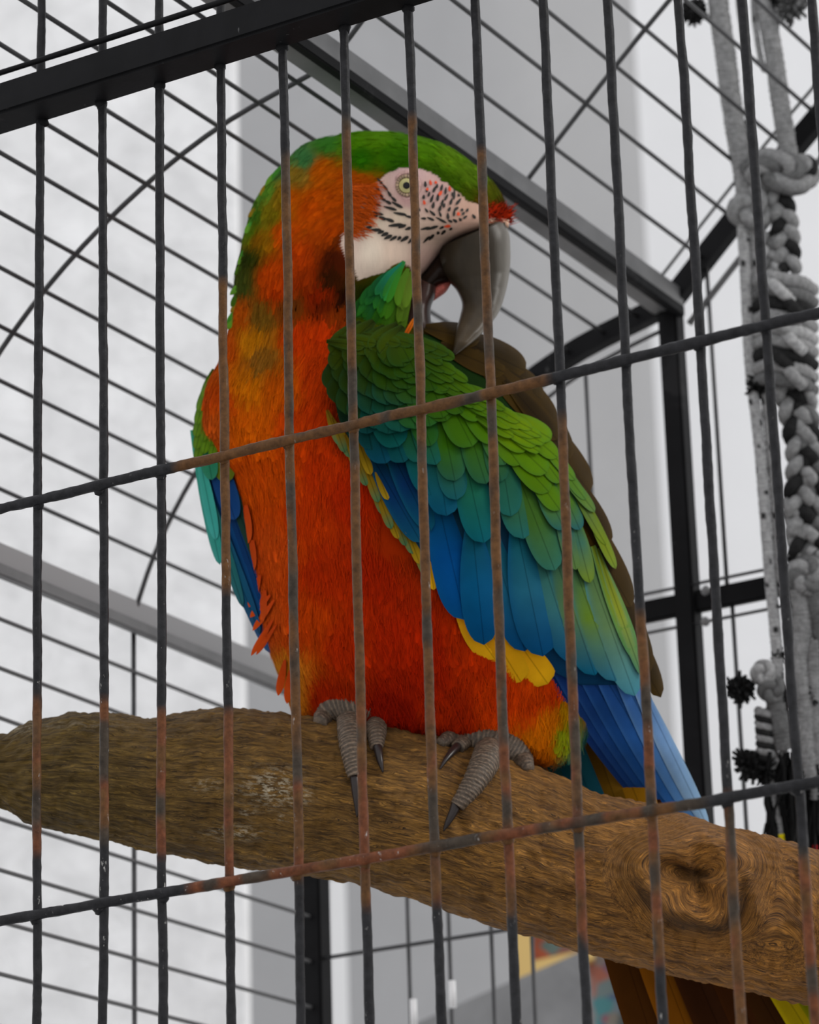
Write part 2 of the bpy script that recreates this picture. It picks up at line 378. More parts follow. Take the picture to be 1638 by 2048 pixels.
# side wall, eave and corner posts
zeave = onp(267, 1232, 0, XL)[2]
pk = onp(1340, 606, 1, YB)                          # kink of the rear hoop: lower shoulder meets the upper roof
XK, ZK = pk[0], pk[2]
PROF = np.array([(0, 0), (.055, .17), (.17, .40), (.44, .715), (.72, .905), (1, 1)])
tt = resample(PROF, 25)
def shoulder(u):   # u in 0..1 -> world x,z along the shoulder
    i = u*24; return np.array([XL+(XK-XL)*np.interp(i, np.arange(25), tt[:, 0]), zeave+(ZK-zeave)*np.interp(i, np.arange(25), tt[:, 1])])
UPX, UPZ = .44, .315      # the upper roof above the kink
def upper(u): return np.array([XK+UPX*u, ZK+UPZ*(u+.10*math.sin(math.pi*u))])
apex = upper(1.)
def hoop(y): 
    a = [(*shoulder(u),) for u in np.linspace(0, 1, 25)]; b = [(*upper(u),) for u in np.linspace(0, 1, 12)[1:]]
    return np.array([(p[0], y, p[1]) for p in a+b])
yA = onp(267, 1235, 0, XL)[1]; yBh = onp(-160, 1030, 0, XL)[1]
WR = .0018
def flatbar(name, pts, wdir, w_, h_, mt, parent):
    "flat bar of w_ along wdir and h_ across, following world points"
    pts = np.asarray(pts, float); T = np.gradient(pts, axis=0); T /= np.linalg.norm(T, axis=1)[:, None]
    W = np.asarray(wdir, float); N = np.cross(T, W); N /= np.linalg.norm(N, axis=1)[:, None]
    V = np.stack([pts+a*W*w_/2+b*N*h_/2 for a, b in ((-1, -1), (1, -1), (1, 1), (-1, 1))], 1).reshape(-1, 3)
    n = len(pts); F = grid(n, 4, True).tolist()+[[0, 1, 2, 3][::-1], [(n-1)*4+i for i in range(4)]]
    return mesh(name, V, F, mt, parent, smooth=False)
for y in (yBh, yA, yA-(yA-yBh)*-.0001+0*1): pass
for y in (yBh-(yA-yBh), yBh, yA):
    if y > YF: rod('roof_hoop', hoop(y), WR*1.15, M_WIRE, cage, 8)
    if y > YF: rod('side_upright', [(XL, y, .2), (XL, y, zeave)], WR*1.15, M_WIRE, cage, 8)
YB2 = YB
flatbar('rear_hoop', hoop(YB2)+np.array([0, 0, 0]), (0, 1, 0), .012, .018, M_BEAM, cage)
hp = hoop(YB2); ins = []
for i, p in enumerate(hp):
    ins.append(p+np.array([.020, 0, -.017]))
rod('rear_inner_wire', [q for q in ins[4:24]], WR, M_WIRE, cage, 6)
rod('rear_inner_wire', [p+np.array([-.010, 0, .024]) for p in hp[24:]], WR*.8, M_WIRE, cage, 6)
rod('rear_inner_wire', [p+np.array([.017, 0, -.024]) for p in hp[24:]], WR*1.6, M_BEAMG, cage, 6)
# wires along the roof and the side
def u_at(fn, px, py):
    "parameter of the roof profile whose lengthwise wire is seen through a point"
    q = ray(px, py); us = np.linspace(0, 1.6 if fn is upper else 1, 400); pts = np.array([fn(u) for u in us])
    d = (pts[:, 0]-CAM[0])*q[2]-(pts[:, 1]-CAM[2])*q[0]; return us[int(np.argmin(np.abs(d)))]
for p_ in ((0, 979), (0, 870), (0, 760), (31, 668), (80, 577), (145, 505), (217, 432), (287, 365), (360, 310), (445, 257), (530, 215), (605, 172)):
    x, z = shoulder(u_at(shoulder, *p_)); rod('roof_wire', [(x, YF, z), (x, YB, z)], WR, M_WIRE, cage, 8)
uu = [u_at(upper, *p_) for p_ in ((1105, 290), (1165, 205), (1232, 132), (1302, 65))]; du = (uu[3]-uu[0])/3
uu = [uu[0]-du]+uu+[uu[3]+du*k for k in range(1, 14)]
for u_ in uu:
    if .01 < u_ < 1:
        x, z = upper(u_); rod('roof_wire', [(x, YF, z), (x, YB, z)], WR, M_WIRE, cage, 8)
box('apex_beam', (apex[0]-.01, YF, apex[1]-.01), (apex[0]+.01, YB, apex[1]+.01), M_BEAM, cage)
flatbar('shoulder_beam', [(XK, YF-.0, ZK), (XK, YB, ZK)], (1, 0, 0), .026, .020, M_BEAMG, cage)  # lit upper face and dark lower face painted as two steels
box('shoulder_beam_flange', (XK+.006, YF, ZK-.016), (XK+.014, YB, ZK-.006), M_BEAM, cage, .001)
flatbar('eave_beam', [(XL, YF, zeave), (XL, YB, zeave)], (0, 0, 1), .024, .010, M_PALEB, cage)
box('eave_beam_flange', (XL+.004, YF, zeave-.018), (XL+.012, YB, zeave-.008), M_BEAMG, cage, .001)  # darker steel paints in the unlit lower face of the eave beam
zs0 = onp(0, 1238, 0, XL)[2]; zs1 = onp(0, 1740, 0, XL)[2]; dzs = (zs0-zs1)/5
k = 0
while zs0-dzs*k > .35:
    z = zs0-dzs*k; rod('side_wire', [(XL, YF, z), (XL, YB, z)], WR, M_PALEW, cage, 8); k += 1
def post(name, x, y, z0, z1, w_=.013):
    return box(name, (x-w_/2, y-w_/2, z0), (x+w_/2, y+w_/2, z1), M_BEAM, cage, .002)
post('corner_post', XL, YB, 0, zeave, .020); post('corner_post', XR, YB, 0, zeave, .018)
post('corner_post', XL, YF, 0, ztop); post('corner_post', XR, YF, 0, ztop)
post('middle_post', XK, YB, 0, ZK, .018)
# back panel
zb1 = onp(1340, 1215, 1, YB)[2]
box('back_rail', (XL, YB-.004, zb1-.0095), (XR, YB+.004, zb1+.0095), M_BEAM, cage)
for px, py in ((1340, 1183), (1340, 1262)):
    z = onp(px, py, 1, YB)[2]; rod('back_wire', [(XL, YB-.006, z), (XR, YB-.006, z)], WR*.8, M_WIRE, cage, 6)
zb2 = onp(820, 1892, 1, YB)[2]; rod('back_wire', [(XL, YB-.004, zb2), (XR, YB-.004, zb2)], WR, M_WIRE, cage, 6)
for px, py in ((1174, 800), (1424, 700)):
    q = onp(px, py, 1, YB); zt = shoulder(min(1, max(0, (q[0]-XL)/(XK-XL))))[1] if q[0] < XK else ZK+.05
    if q[0] < XK:
        us = np.linspace(0, 1, 80); sh = np.array([shoulder(u) for u in us]); zt = np.interp(q[0], sh[:, 0], sh[:, 1])-.02
    rod('back_wire', [(q[0], YB, zb1), (q[0], YB, zt)], WR, M_WIRE, cage, 6)
for px, py in ((819, 1950), (901, 1950), (984, 1900), (735, 1950), (1067, 1950)):
    q = onp(px, py, 1, YB); rod('back_wire', [(q[0], YB, .35), (q[0], YB, zb1 if px != 735 else .36)], WR, M_WIRE, cage, 6)
q = onp(1480, 1450, 1, YB); rod('back_wire', [(q[0], YB, .35), (q[0], YB, zb1)], WR, M_WIRE, cage, 6)
for px, py in ((827, 2022), (905, 1985)):
    q = onp(px, py, 1, YB-.01); rod('lit_wire_end', [q-np.array([0, 0, .013]), q+np.array([0, 0, .010])], .0031, M_WHITE, cage, 8, label='white lit end of a back wire')  # light on the wire ends, painted as short white pieces
for px, py in ((1411, 1181), (1411, 1243)):
    q = onp(px, py, 1, YB-.012); mesh('rivet', bead(q, .0042), grid(6, 8, True), M_BEAMG, cage)
for px, py in ((590, 112), (615, 130)):
    q = onp(px, py, 1, (YF+YB)/2)
post('middle_post', XR, (YF+YB)/2, 0, zeave)
box('base_tray', (XL, YF, .3), (XR, YB, .34), M_BEAMG, cage)
rod('side_wire', [(XR, YF, zeave), (XR, YB, zeave)], .004, M_BEAM, cage)

# ================================================================== PERCH
TOP = np.array([(-64, 1530), (-45, 1500), (-20, 1484), (0, 1479), (30, 1462), (60, 1443), (100, 1437), (150, 1425), (200, 1424), (300, 1433), (400, 1424), (470, 1419), (560, 1424), (620, 1432), (700, 1443), (800, 1455), (870, 1463), (950, 1492), (1050, 1524), (1100, 1544), (1180, 1578), (1250, 1594), (1350, 1624), (1400, 1640), (1500, 1665), (1600, 1690), (1700, 1722), (1900, 1780), (2300, 1900), (2700, 2010)], float)
BOT = np.array([(-64, 1560), (-45, 1590), (-20, 1600), (0, 1608), (30, 1628), (60, 1646), (90, 1655), (200, 1681), (300, 1702), (400, 1720), (500, 1735), (600, 1748), (700, 1766), (800, 1791), (900, 1822), (1000, 1853), (1100, 1885), (1160, 1904), (1300, 1938), (1400, 1962), (1500, 1985), (1638, 2012), (1700, 2025), (1900, 2070), (2300, 2160), (2700, 2250)], float)
def pt(x): return np.interp(x, TOP[:, 0], TOP[:, 1])
def pb(x): return np.interp(x, BOT[:, 0], BOT[:, 1])
def perch_z(x, y):
    c = (pt(x)+pb(x))/2; h = (pb(x)-pt(x))/2; return .95*h*np.sqrt(np.clip(1-((y-c)/h)**2, 0, 1))
def build_perch():
    xs = np.r_[np.arange(-64, 1700, 5.), np.arange(1700, 2701, 20.)]; n = len(xs); K = 160
    th = np.linspace(0, 2*math.pi, K, endpoint=False)
    c = (pt(xs)+pb(xs))/2; h = (pb(xs)-pt(xs))/2
    s = np.linspace(0, 1, n)
    X = np.repeat(xs[:, None], K, 1); ang = th[None]*np.ones((n, 1))
    nz = (vnoise(X, ang*60, 60, 1)-.5)*12+(vnoise(X*1., ang*110, 22, 2)-.5)*7+(vnoise(X*.35, ang*300, 12, 3)-.5)*6+(vnoise(X, ang*70, 8, 11)-.5)*6
    ed = np.clip(1-(xs+64)/220, 0, 1)[:, None]; nz += ed*((vnoise(X, ang*90, 14, 4)-.5)*16)
    Y = c[:, None]+(h[:, None]+nz*.8)*np.cos(ang); Z = (h[:, None]*.95+nz)*np.sin(ang)
    # knot: rim and hollow
    kx, ky = 1392., 1758.; d = np.sqrt(((X-kx)/105)**2+((Y-ky)/88)**2); fr = np.sin(ang) > 0
    a_ = np.arctan2(Y-ky, X-kx); d2 = d+.10*np.sin(3*a_+1)+.06*np.sin(5*a_)
    Z += fr*(26*np.exp(-((d2-.9)/.28)**2)-34*np.exp(-(d2/.42)**2)+10*np.exp(-((d2-1.6)/.25)**2)*(X > kx))
    Z += fr*(-16*np.exp(-((Y-(1735+.35*(X-1360)))/8)**2)*np.exp(-((X-1375)/50)**2))
    kx2, ky2 = 1560., 1760.; d3 = np.sqrt(((X-kx2)/70)**2+((Y-ky2)/120)**2); Z += fr*16*np.exp(-((d3-.8)/.25)**2)
    V = P(X, Y, Z).reshape(-1, 3); F = grid(n, K, True).tolist()+[list(range(K))[::-1], list(range((n-1)*K, n*K))]
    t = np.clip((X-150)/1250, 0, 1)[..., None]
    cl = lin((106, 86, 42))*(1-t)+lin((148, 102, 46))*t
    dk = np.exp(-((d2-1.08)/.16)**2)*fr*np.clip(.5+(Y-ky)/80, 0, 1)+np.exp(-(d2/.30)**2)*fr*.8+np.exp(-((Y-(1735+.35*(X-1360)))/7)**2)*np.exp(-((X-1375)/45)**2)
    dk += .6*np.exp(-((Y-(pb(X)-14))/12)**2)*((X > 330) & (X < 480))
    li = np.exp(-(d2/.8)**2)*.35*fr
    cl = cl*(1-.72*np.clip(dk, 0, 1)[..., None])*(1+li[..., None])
    cl *= (1+.35*(vnoise(X, Y*4, 120, 8)-.5))[..., None]
    # grain coordinates bend round the knot
    U = X/100*.55; W_ = np.minimum(ang, 2*math.pi-ang)*2.47
    for kx_, ky_, dd, aa in ((kx, ky, d2, a_), (kx2, ky2, d3, np.arctan2(Y-ky2, X-kx2))):
        wt = fr*np.clip((1.75-dd)/.7, 0, 1); wt = wt*wt*(3-2*wt)*(1 if kx_ == kx else .3)
        W_ = W_*(1-wt)+(dd*1.7+.25*np.sin(3*aa))*wt; U = U*(1-wt)+(aa*.5+dd*.4)*wt
    uv = np.stack([U, W_], -1)
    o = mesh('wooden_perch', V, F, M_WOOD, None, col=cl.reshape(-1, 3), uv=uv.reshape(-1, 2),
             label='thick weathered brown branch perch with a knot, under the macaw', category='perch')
    fk = np.zeros(X.shape)
    for (x, y, rx, ry, a) in ((545, 1575, 50, 32, 1.), (590, 1590, 30, 20, .8), (410, 1570, 26, 10, .7), (470, 1665, 50, 14, .8), (605, 1588, 22, 10, .7), (495, 1625, 14, 8, .8), (150, 1450, 120, 10, .3), (40, 1450, 40, 16, .8), (567, 1636, 10, 6, 1.)):
        fk = np.maximum(fk, a*np.exp(-((X-x)/rx)**2-((Y-y)/ry)**2)*fr)
    fleck(o, fk.ravel())
build_perch()

# ================================================================== MACAW
org = P(850, 1440, 0)
bird = thing('macaw', 'orange, green and blue macaw gripping the wooden perch, head turned with open beak', 'parrot', tuple(org))
# body rows: y, xl, xr, R(depth radius), zc
BT = np.array([(262, 735, 765, 12, 20), (266, 690, 800, 55, 20), (275, 640, 850, 88, 20), (290, 605, 892, 108, 20), (312, 582, 925, 120, 20), (340, 560, 962, 130, 18), (370, 532, 990, 136, 18), (400, 512, 1008, 138, 15), (430, 500, 1016, 138, 12), (445, 497, 1008, 138, 12),
               (462, 492, 960, 140, 10), (480, 486, 905, 142, 10), (500, 484, 884, 146, 10), (520, 478, 870, 150, 10), (545, 472, 850, 154, 8), (570, 470, 826, 158, 5), (600, 470, 800, 160, 0), (625, 464, 798, 160, 0), (645, 462, 860, 168, 0), (665, 458, 925, 180, 0), (690, 450, 985, 195, -5),
               (720, 442, 1030, 212, -10), (760, 420, 1060, 228, -15), (800, 408, 1082, 240, -20), (850, 404, 1100, 250, -25), (900, 425, 1122, 258, -30), (950, 458, 1145, 262, -35), (1000, 472, 1160, 264, -40), (1100, 490, 1180, 262, -45), (1180, 508, 1195, 252, -50), (1250, 520, 1205, 238, -55),
               (1320, 548, 1205, 215, -60), (1380, 572, 1195, 180, -65), (1420, 585, 1185, 150, -65), (1445, 610, 1180, 130, -60), (1462, 690, 1176, 115, -60), (1480, 880, 1170, 95, -60), (1500, 985, 1160, 75, -60), (1520, 1035, 1145, 50, -60), (1532, 1070, 1110, 10, -60)], float)
def bti(y, k): return np.interp(y, BT[:, 0], BT[:, k])
def sm(y, k, w_=9.):
    return (bti(y-w_, k)+2*bti(y, k)+bti(y+w_, k))/4
def wing_xr(y): return np.interp(y, [640, 700, 740, 800, 850, 900, 1000, 1100, 1200, 1300, 1350, 1400, 1500, 1600, 1660], [880, 1020, 1050, 1092, 1112, 1140, 1190, 1232, 1262, 1295, 1308, 1325, 1360, 1398, 1420])
def zbody(x, y):
    xl, xr, R, zc = sm(y, 1), sm(y, 2), sm(y, 3), sm(y, 4); c = (xl+xr)/2; h = (xr-xl)/2
    return zc+R*np.sqrt(np.clip(1-((x-c)/h)**2, 0.0, 1))
def zwing(x, y):
    x = np.asarray(x, float); y = np.asarray(y, float)
    xl, xr = sm(y, 1), sm(y, 2); c = (xl+xr)/2; hl = (xr-xl)/2; hr = np.maximum(wing_xr(y)+14-c, 40)
    R = np.interp(y, [600, 700, 850, 1000, 1200, 1300, 1400, 1500, 1600, 1700], [175, 215, 268, 282, 275, 250, 205, 150, 100, 60])
    zc = np.interp(y, [600, 1000, 1250, 1400, 1500, 1600, 1700], [0, -40, -60, -120, -200, -290, -350])
    u = np.where(x < c, (x-c)/hl, (x-c)/hr)
    return zc+R*np.sqrt(np.clip(1-u**2, 0.0, 1))
PAL = np.array([l for l in [
 (700,275,78,130,18),(760,278,82,130,20),(850,290,80,125,20),(900,318,92,130,25),(950,350,88,120,25),(990,390,78,85,15),(650,283,62,125,40),(605,320,70,130,70),(720,320,48,108,14),(800,322,48,95,10),(870,350,60,95,12),(930,392,68,85,12),(965,412,80,60,12),(1005,405,70,30,8),(1012,432,200,50,18),(992,428,150,35,15),(960,425,110,50,20),(780,305,60,112,14),(900,370,62,92,12),
 (640,345,200,95,18),(690,365,190,82,15),(720,375,175,75,15),(620,420,208,84,16),(665,470,195,76,20),(700,430,190,78,18),(570,470,200,80,16),(545,560,205,75,16),(600,520,195,68,14),(580,400,205,95,20),(640,400,205,88,18),(590,350,150,120,40),(560,400,150,120,30),
 (510,430,70,115,30),(530,385,95,145,45),(500,470,90,120,25),(492,520,50,60,12),(480,570,70,80,25),(560,335,65,125,60),(535,430,130,115,25),(515,480,150,100,20),
 (655,560,60,28,8),(672,520,75,26,8),(690,600,40,15,5),(645,610,110,36,9),(615,560,165,55,12),(675,480,110,45,12),  # dark crease beside the face: shade painted into the plumage
 (480,640,200,90,22),(520,640,125,88,28),(580,618,120,62,20),(560,590,195,64,12),(640,600,165,45,8),(680,640,130,50,12),(712,600,50,60,10),(720,640,60,80,12),(770,600,50,90,15),
 (455,700,205,85,18),(500,690,205,125,28),(520,725,140,90,30),(600,680,210,64,12),(660,680,212,62,12),(640,760,200,62,10),(560,780,208,92,16),(490,780,212,115,24),(450,800,206,76,18),(430,850,200,85,28),(500,860,220,100,22),(600,850,205,66,12),(640,840,195,58,12),(680,830,120,35,8),
 (500,950,215,84,18),(560,950,212,80,14),(640,950,198,56,8),(700,1000,188,46,5),(620,1050,200,60,10),(550,1100,212,80,28),(650,1150,188,50,7),(750,1150,178,42,4),(800,1100,165,48,6),(600,1250,205,70,22),(540,1250,212,85,32),(700,1300,190,50,10),(800,1300,182,42,5),(850,1350,178,40,5),(650,1400,178,44,15),(555,1370,225,145,45),(580,1400,230,140,45),(780,1430,155,30,5),(900,1430,178,45,6),(960,1330,196,54,10),(1000,1400,218,66,12),(1060,1420,222,72,12),(1095,1450,220,115,18),(1135,1480,135,145,28),(1080,1500,210,110,22),(1110,1390,215,66,12),(1140,1420,175,125,22),(1160,1520,30,100,90),(1185,1480,18,85,88),
 (880,665,60,48,12),(950,690,62,48,12),(1020,720,70,52,12),(1050,780,64,48,10),(1080,850,60,44,10),(1120,930,50,38,8),(1150,1050,45,34,8),(1180,1200,36,30,12),(1190,1320,30,40,60),(900,800,40,70,20),(950,1000,30,60,60)]], float)
def idw(T, x, y, pw=5.):
    x = np.ravel(x); y = np.ravel(y); out = np.empty((len(x), 3)); L = lin(T[:, 2:5])
    for i in range(0, len(x), 20000):
        d = np.hypot(x[i:i+20000, None]-T[None, :, 0], y[i:i+20000, None]-T[None, :, 1])+3
        wt = d**-pw; out[i:i+20000] = (wt @ L)/wt.sum(1)[:, None]
    return out
FACE = np.array([(730,392),(748,372),(772,348),(800,336),(832,334),(862,345),(890,362),(918,385),(935,402),(960,408),(985,420),(1012,438),(1012,450),(990,458),(952,468),(914,486),(898,504),(886,516),(868,522),(850,548),(838,560),(826,556),(820,535),(800,525),(786,530),(768,545),(740,552),(716,562),(710,545),(700,530),(690,512),(681,488),(684,468),(700,462),(716,455),(712,432),(718,410)], float)
def sat(c, k, s):
    l = (c @ np.array([.3, .6, .1]))[..., None]; return np.clip((l+(c-l)*s)*k, .0008, 1)
def inpoly(x, y, poly):
    ins = np.zeros(np.shape(x), bool); n = len(poly)
    for i in range(n):
        x1, y1 = poly[i]; x2, y2 = poly[(i+1) % n]
        c = ((y1 > y) != (y2 > y)) & (x < (x2-x1)*(y-y1)/(y2-y1+1e-9)+x1); ins ^= c
    return ins
FACEC = np.array([(760,400,205,170,158),(820,350,210,175,172),(870,380,205,168,160),(930,430,205,165,145),(1000,442,225,185,160),(740,500,222,205,185),(700,490,205,180,165),(790,500,215,190,170),(850,520,200,165,150),(800,430,222,200,175),(740,440,220,205,180),(870,460,205,175,155),(812,400,190,150,145)], float)
def bodycol(x, y):
    c = idw(PAL, x, y); f = inpoly(np.ravel(x), np.ravel(y), FACE)
    c = sat(c, .76, 1.03); c[f] = idw(FACEC, np.ravel(x)[f], np.ravel(y)[f], 3.)*.9; return c
def build_body():
    ys = np.r_[np.arange(262, 640, 2.5), np.arange(640, 1534, 5.)]; K = 260; th = np.linspace(0, 2*math.pi, K, endpoint=False)
    xl, xr, R, zc = sm(ys, 1), sm(ys, 2), sm(ys, 3), sm(ys, 4); c = ((xl+xr)/2)[:, None]; h = ((xr-xl)/2)[:, None]
    X = c+h*np.cos(th); Y = ys[:, None]+0*X; Z = zc[:, None]+R[:, None]*np.sin(th)
    # cheek bulge, eye socket, crease under the ruff
    fr = np.sin(th)[None] > 0
    Z = Z+fr*(-7*np.exp(-(((X-813)/26)**2+((Y-371)/24)**2))+10*np.exp(-(((X-740)/60)**2+((Y-520)/45)**2)))
    crease = 622+.05*(X-560); Z = Z-fr*14*np.exp(-((Y-crease)/12)**2)*(X < 700)
    V = P(X, Y, Z).reshape(-1, 3); n = len(ys)
    F = grid(n, K, True).tolist()+[list(range(K))[::-1], list(range((n-1)*K, n*K))]
    return mesh('body', V, F, M_PLUME, bird, col=bodycol(X, Y))
build_body()

FLOW = np.array([(1000,420,-.8,-.6),(900,350,-1,-.35),(800,300,-1,-.15),(700,290,-1,.2),(600,330,-.8,.6),(540,420,-.5,.85),(700,400,-1,.25),(620,450,-.6,.8),(560,520,-.3,.95),(650,550,-.2,1),(500,600,-.2,1),(600,620,.1,1),(460,750,-.25,1),(430,850,-.2,1),(600,800,-.1,1),(650,750,-.35,.95),(500,1000,0,1),(700,1100,.05,1),(540,1250,-.25,1),(800,1300,.1,1),(600,1380,0,1),(1000,1400,.1,1),(1120,1450,.15,1),(950,700,.8,.6),(1050,800,.6,.8),(1150,1000,.4,.9),(520,1210,-.45,.9),(530,1290,-.45,.9)], float)
def flow(x, y):
    d = np.hypot(x[:, None]-FLOW[None, :, 0], y[:, None]-FLOW[None, :, 1])+20; wt = d**-3.
    v = (wt @ FLOW[:, 2:4]); return v/np.linalg.norm(v, axis=1)[:, None]
def surf_frame(y, th):
    "point, normal in pixel space for the body loft"
    xl, xr, R, zc = sm(y, 1), sm(y, 2), sm(y, 3), sm(y, 4); c = (xl+xr)/2; h = (xr-xl)/2
    p = np.stack([c+h*np.cos(th), y, zc+R*np.sin(th)], 1)
    e = 6.
    def q(yy): 
        a, b, r_, z_ = sm(yy, 1), sm(yy, 2), sm(yy, 3), sm(yy, 4); return np.stack([(a+b)/2+(b-a)/2*np.cos(th), yy, z_+r_*np.sin(th)], 1)
    ty = q(y+e)-q(y-e); tth = np.stack([-h*np.sin(th), 0*y, R*np.cos(th)], 1)
    n = np.cross(tth, ty); n /= np.linalg.norm(n, axis=1)[:, None]+1e-9
    out = np.stack([np.cos(th), 0*y, np.sin(th)], 1); s = np.sign((n*out).sum(1)); n *= s[:, None]
    return p, n
def area_samples(n, y0, y1):
    ys = np.linspace(y0, y1, 400); wgt = (sm(ys, 2)-sm(ys, 1))+sm(ys, 3)*2+20
    y = np.interp(rng.random(n), np.cumsum(wgt)/wgt.sum(), ys); th = rng.random(n)*2*math.pi
    return y, th
def plumes(name, n, y0, y1, L, W, nv, nu, lift, jit, taper, keep=None, colj=.12, under=2., M=None, wob=.25, lenf=None, tipc=None):
    y, th = area_samples(n, y0, y1); p, nn = surf_frame(y, th)
    ok = ~inpoly(p[:, 0], p[:, 1], FACE) | (np.sin(th) < 0)
    if keep is not None: ok &= keep(p[:, 0], p[:, 1], np.sin(th))
    y, th, p, nn = y[ok], th[ok], p[ok], nn[ok]; n = len(y)
    d = flow(p[:, 0], p[:, 1]); d3 = np.c_[d, np.zeros(n)]+rng.normal(0, jit, (n, 3)); t = d3-nn*(d3*nn).sum(1)[:, None]; t /= np.linalg.norm(t, axis=1)[:, None]+1e-9
    b = np.cross(nn, t); hs = np.interp(y, [262, 330, 450, 600, 700, 1400], [.42, .5, .55, .8, 1, 1.0])
    l = L*hs*(1+.5*(rng.random(n)-.5)); w_ = W*hs*(1+.3*(rng.random(n)-.5))
    if lenf is not None: l = l*lenf(p[:, 0], p[:, 1])
    v = np.linspace(0, 1, nv)[None, :, None]; u = np.linspace(-1, 1, nu)[None, None, :]
    pr = taper(v); lf = lift*(1+wob*rng.normal(size=n))
    bend = rng.normal(0, .12, n)
    A = l[:, None, None]*(v-.35)
    B = w_[:, None, None]/2*u*pr+(l*bend)[:, None, None]*v*v
    N = under*np.ones_like(A+B)+lf[:, None, None]*v*l[:, None, None]-.12*w_[:, None, None]*u*u - (A**2)/520.
    V = p[:, None, None]+t[:, None, None]*(A+0*B)[..., None]+b[:, None, None]*(B)[..., None]+nn[:, None, None]*N[..., None]
    tip = p+t*(l*.5)[:, None]
    c = bodycol(p[:, 0]*.5+tip[:, 0]*.5, p[:, 1]*.5+tip[:, 1]*.5); c = c*(1+rng.normal(0, colj, (n, 1)))*(1+rng.normal(0, colj*.25, (n, 3)))
    fc = inpoly(tip[:, 0], tip[:, 1], FACE); keepc = sat(idw(PAL, p[:, 0], p[:, 1]), .76, 1.03); c[fc] = keepc[fc]
    c = np.clip(c, .001, 1)
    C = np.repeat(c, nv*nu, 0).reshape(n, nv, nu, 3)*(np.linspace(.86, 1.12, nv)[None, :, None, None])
    F = grid(nv, nu)[None]+(np.arange(n)*nv*nu)[:, None, None]
    W3 = P(V[..., 0], V[..., 1], V[..., 2]).reshape(-1, 3)
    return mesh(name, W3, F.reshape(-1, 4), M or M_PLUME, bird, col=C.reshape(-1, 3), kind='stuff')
rt = lambda v: np.sqrt(np.clip(1-((v-.55)/.47)**2, .0, 1))*.95+.05
plumes('contour_feathers', 9000, 266, 1525, 40, 22, 6, 5, .04, .10, rt, under=1.5, keep=lambda x, y, s: (s > -.4) & ~((x > 700) & (y > 640) & (y < 1150)))
plumes('down_strands', 46000, 264, 1530, 40, 2.0, 4, 2, .045, .16, lambda v: 1-.75*v, under=2.5, colj=.14, keep=lambda x, y, s: (s > -.3) & ~((x > 760) & (y > 660) & (y < 1120)))
# ragged long strands at the nape, neck edge, belly edge and the vent
def edge_keep(x, y, s): return (s > -.5) & (((x < sm(y, 1)+22) & (y > 330) & (y < 1430)) | ((y > 1360) & (x > 600)))
plumes('ragged_edge_strands', 22000, 300, 1530, 46, 2.4, 5, 2, .10, .28, lambda v: 1-.8*v, under=1., keep=edge_keep, colj=.16)

# ---- single large feathers
def feather(name, base, tip, w_, parent, c0, c1, zf=zwing, off=0, lift=6, bend=0., roll=0., pw=.62, edge=None, nv=16, nu=7, camb=.14, mtl=None, cmid=None, sharp=.5, **tags):
    b = np.array(base, float); t = np.array(tip, float); d = t-b; L = np.hypot(*d); d /= L; s = np.array([-d[1], d[0]])
    v = np.linspace(0, 1, nv)[:, None]; v = .5*v+.5*np.sin(v*math.pi/2); u = np.linspace(-1, 1, nu)[None]
    pr = np.where(v < pw, .30+.70*np.sin(np.clip(v/pw, 0, 1)*math.pi/2), np.clip(1-(np.clip(v-pw, 0, 1)/(1-pw))**2.8, 0, 1)**sharp)
    h = w_/2*pr; vv = v+.0*u
    # rounded tip: the sides of the tip row curl back
    A = vv*L-(np.abs(u)**2)*h*.06*(v > .5)
    B = u*h+bend*L*4*v*(1-v)*.5
    X = b[0]+d[0]*A+s[0]*B; Y = b[1]+d[1]*A+s[1]*B
    Z = zf(X, Y)+off+lift*v+roll*u*h-camb*h*u*u
    c0 = lin(c0); c1 = lin(c1); cm = lin(cmid) if cmid is not None else (c0+c1)/2
    q = v[..., None]; C = np.where(q < .5, c0*(1-2*q)+cm*2*q, cm*(2-2*q)+c1*(2*q-1))*np.ones((nv, nu, 1))
    j = 1+random.uniform(-.08, .08); C = C*j
    e = lin(edge) if edge is not None else None
    if e is not None:
        k = (np.abs(u)**4*.6+np.clip((v-.86)/.14, 0, 1)*.5)[..., None]; C = C*(1-np.clip(k, 0, .8))+e*np.clip(k, 0, .8)
    uv = np.stack([(B*1.)/100, A/100+0*B], -1)
    return mesh(name, P(X, Y, Z).reshape(-1, 3), grid(nv, nu), mtl or M_FEATHER, parent, col=np.clip(C, .0005, 1).reshape(-1, 3), uv=uv.reshape(-1, 2), **tags)

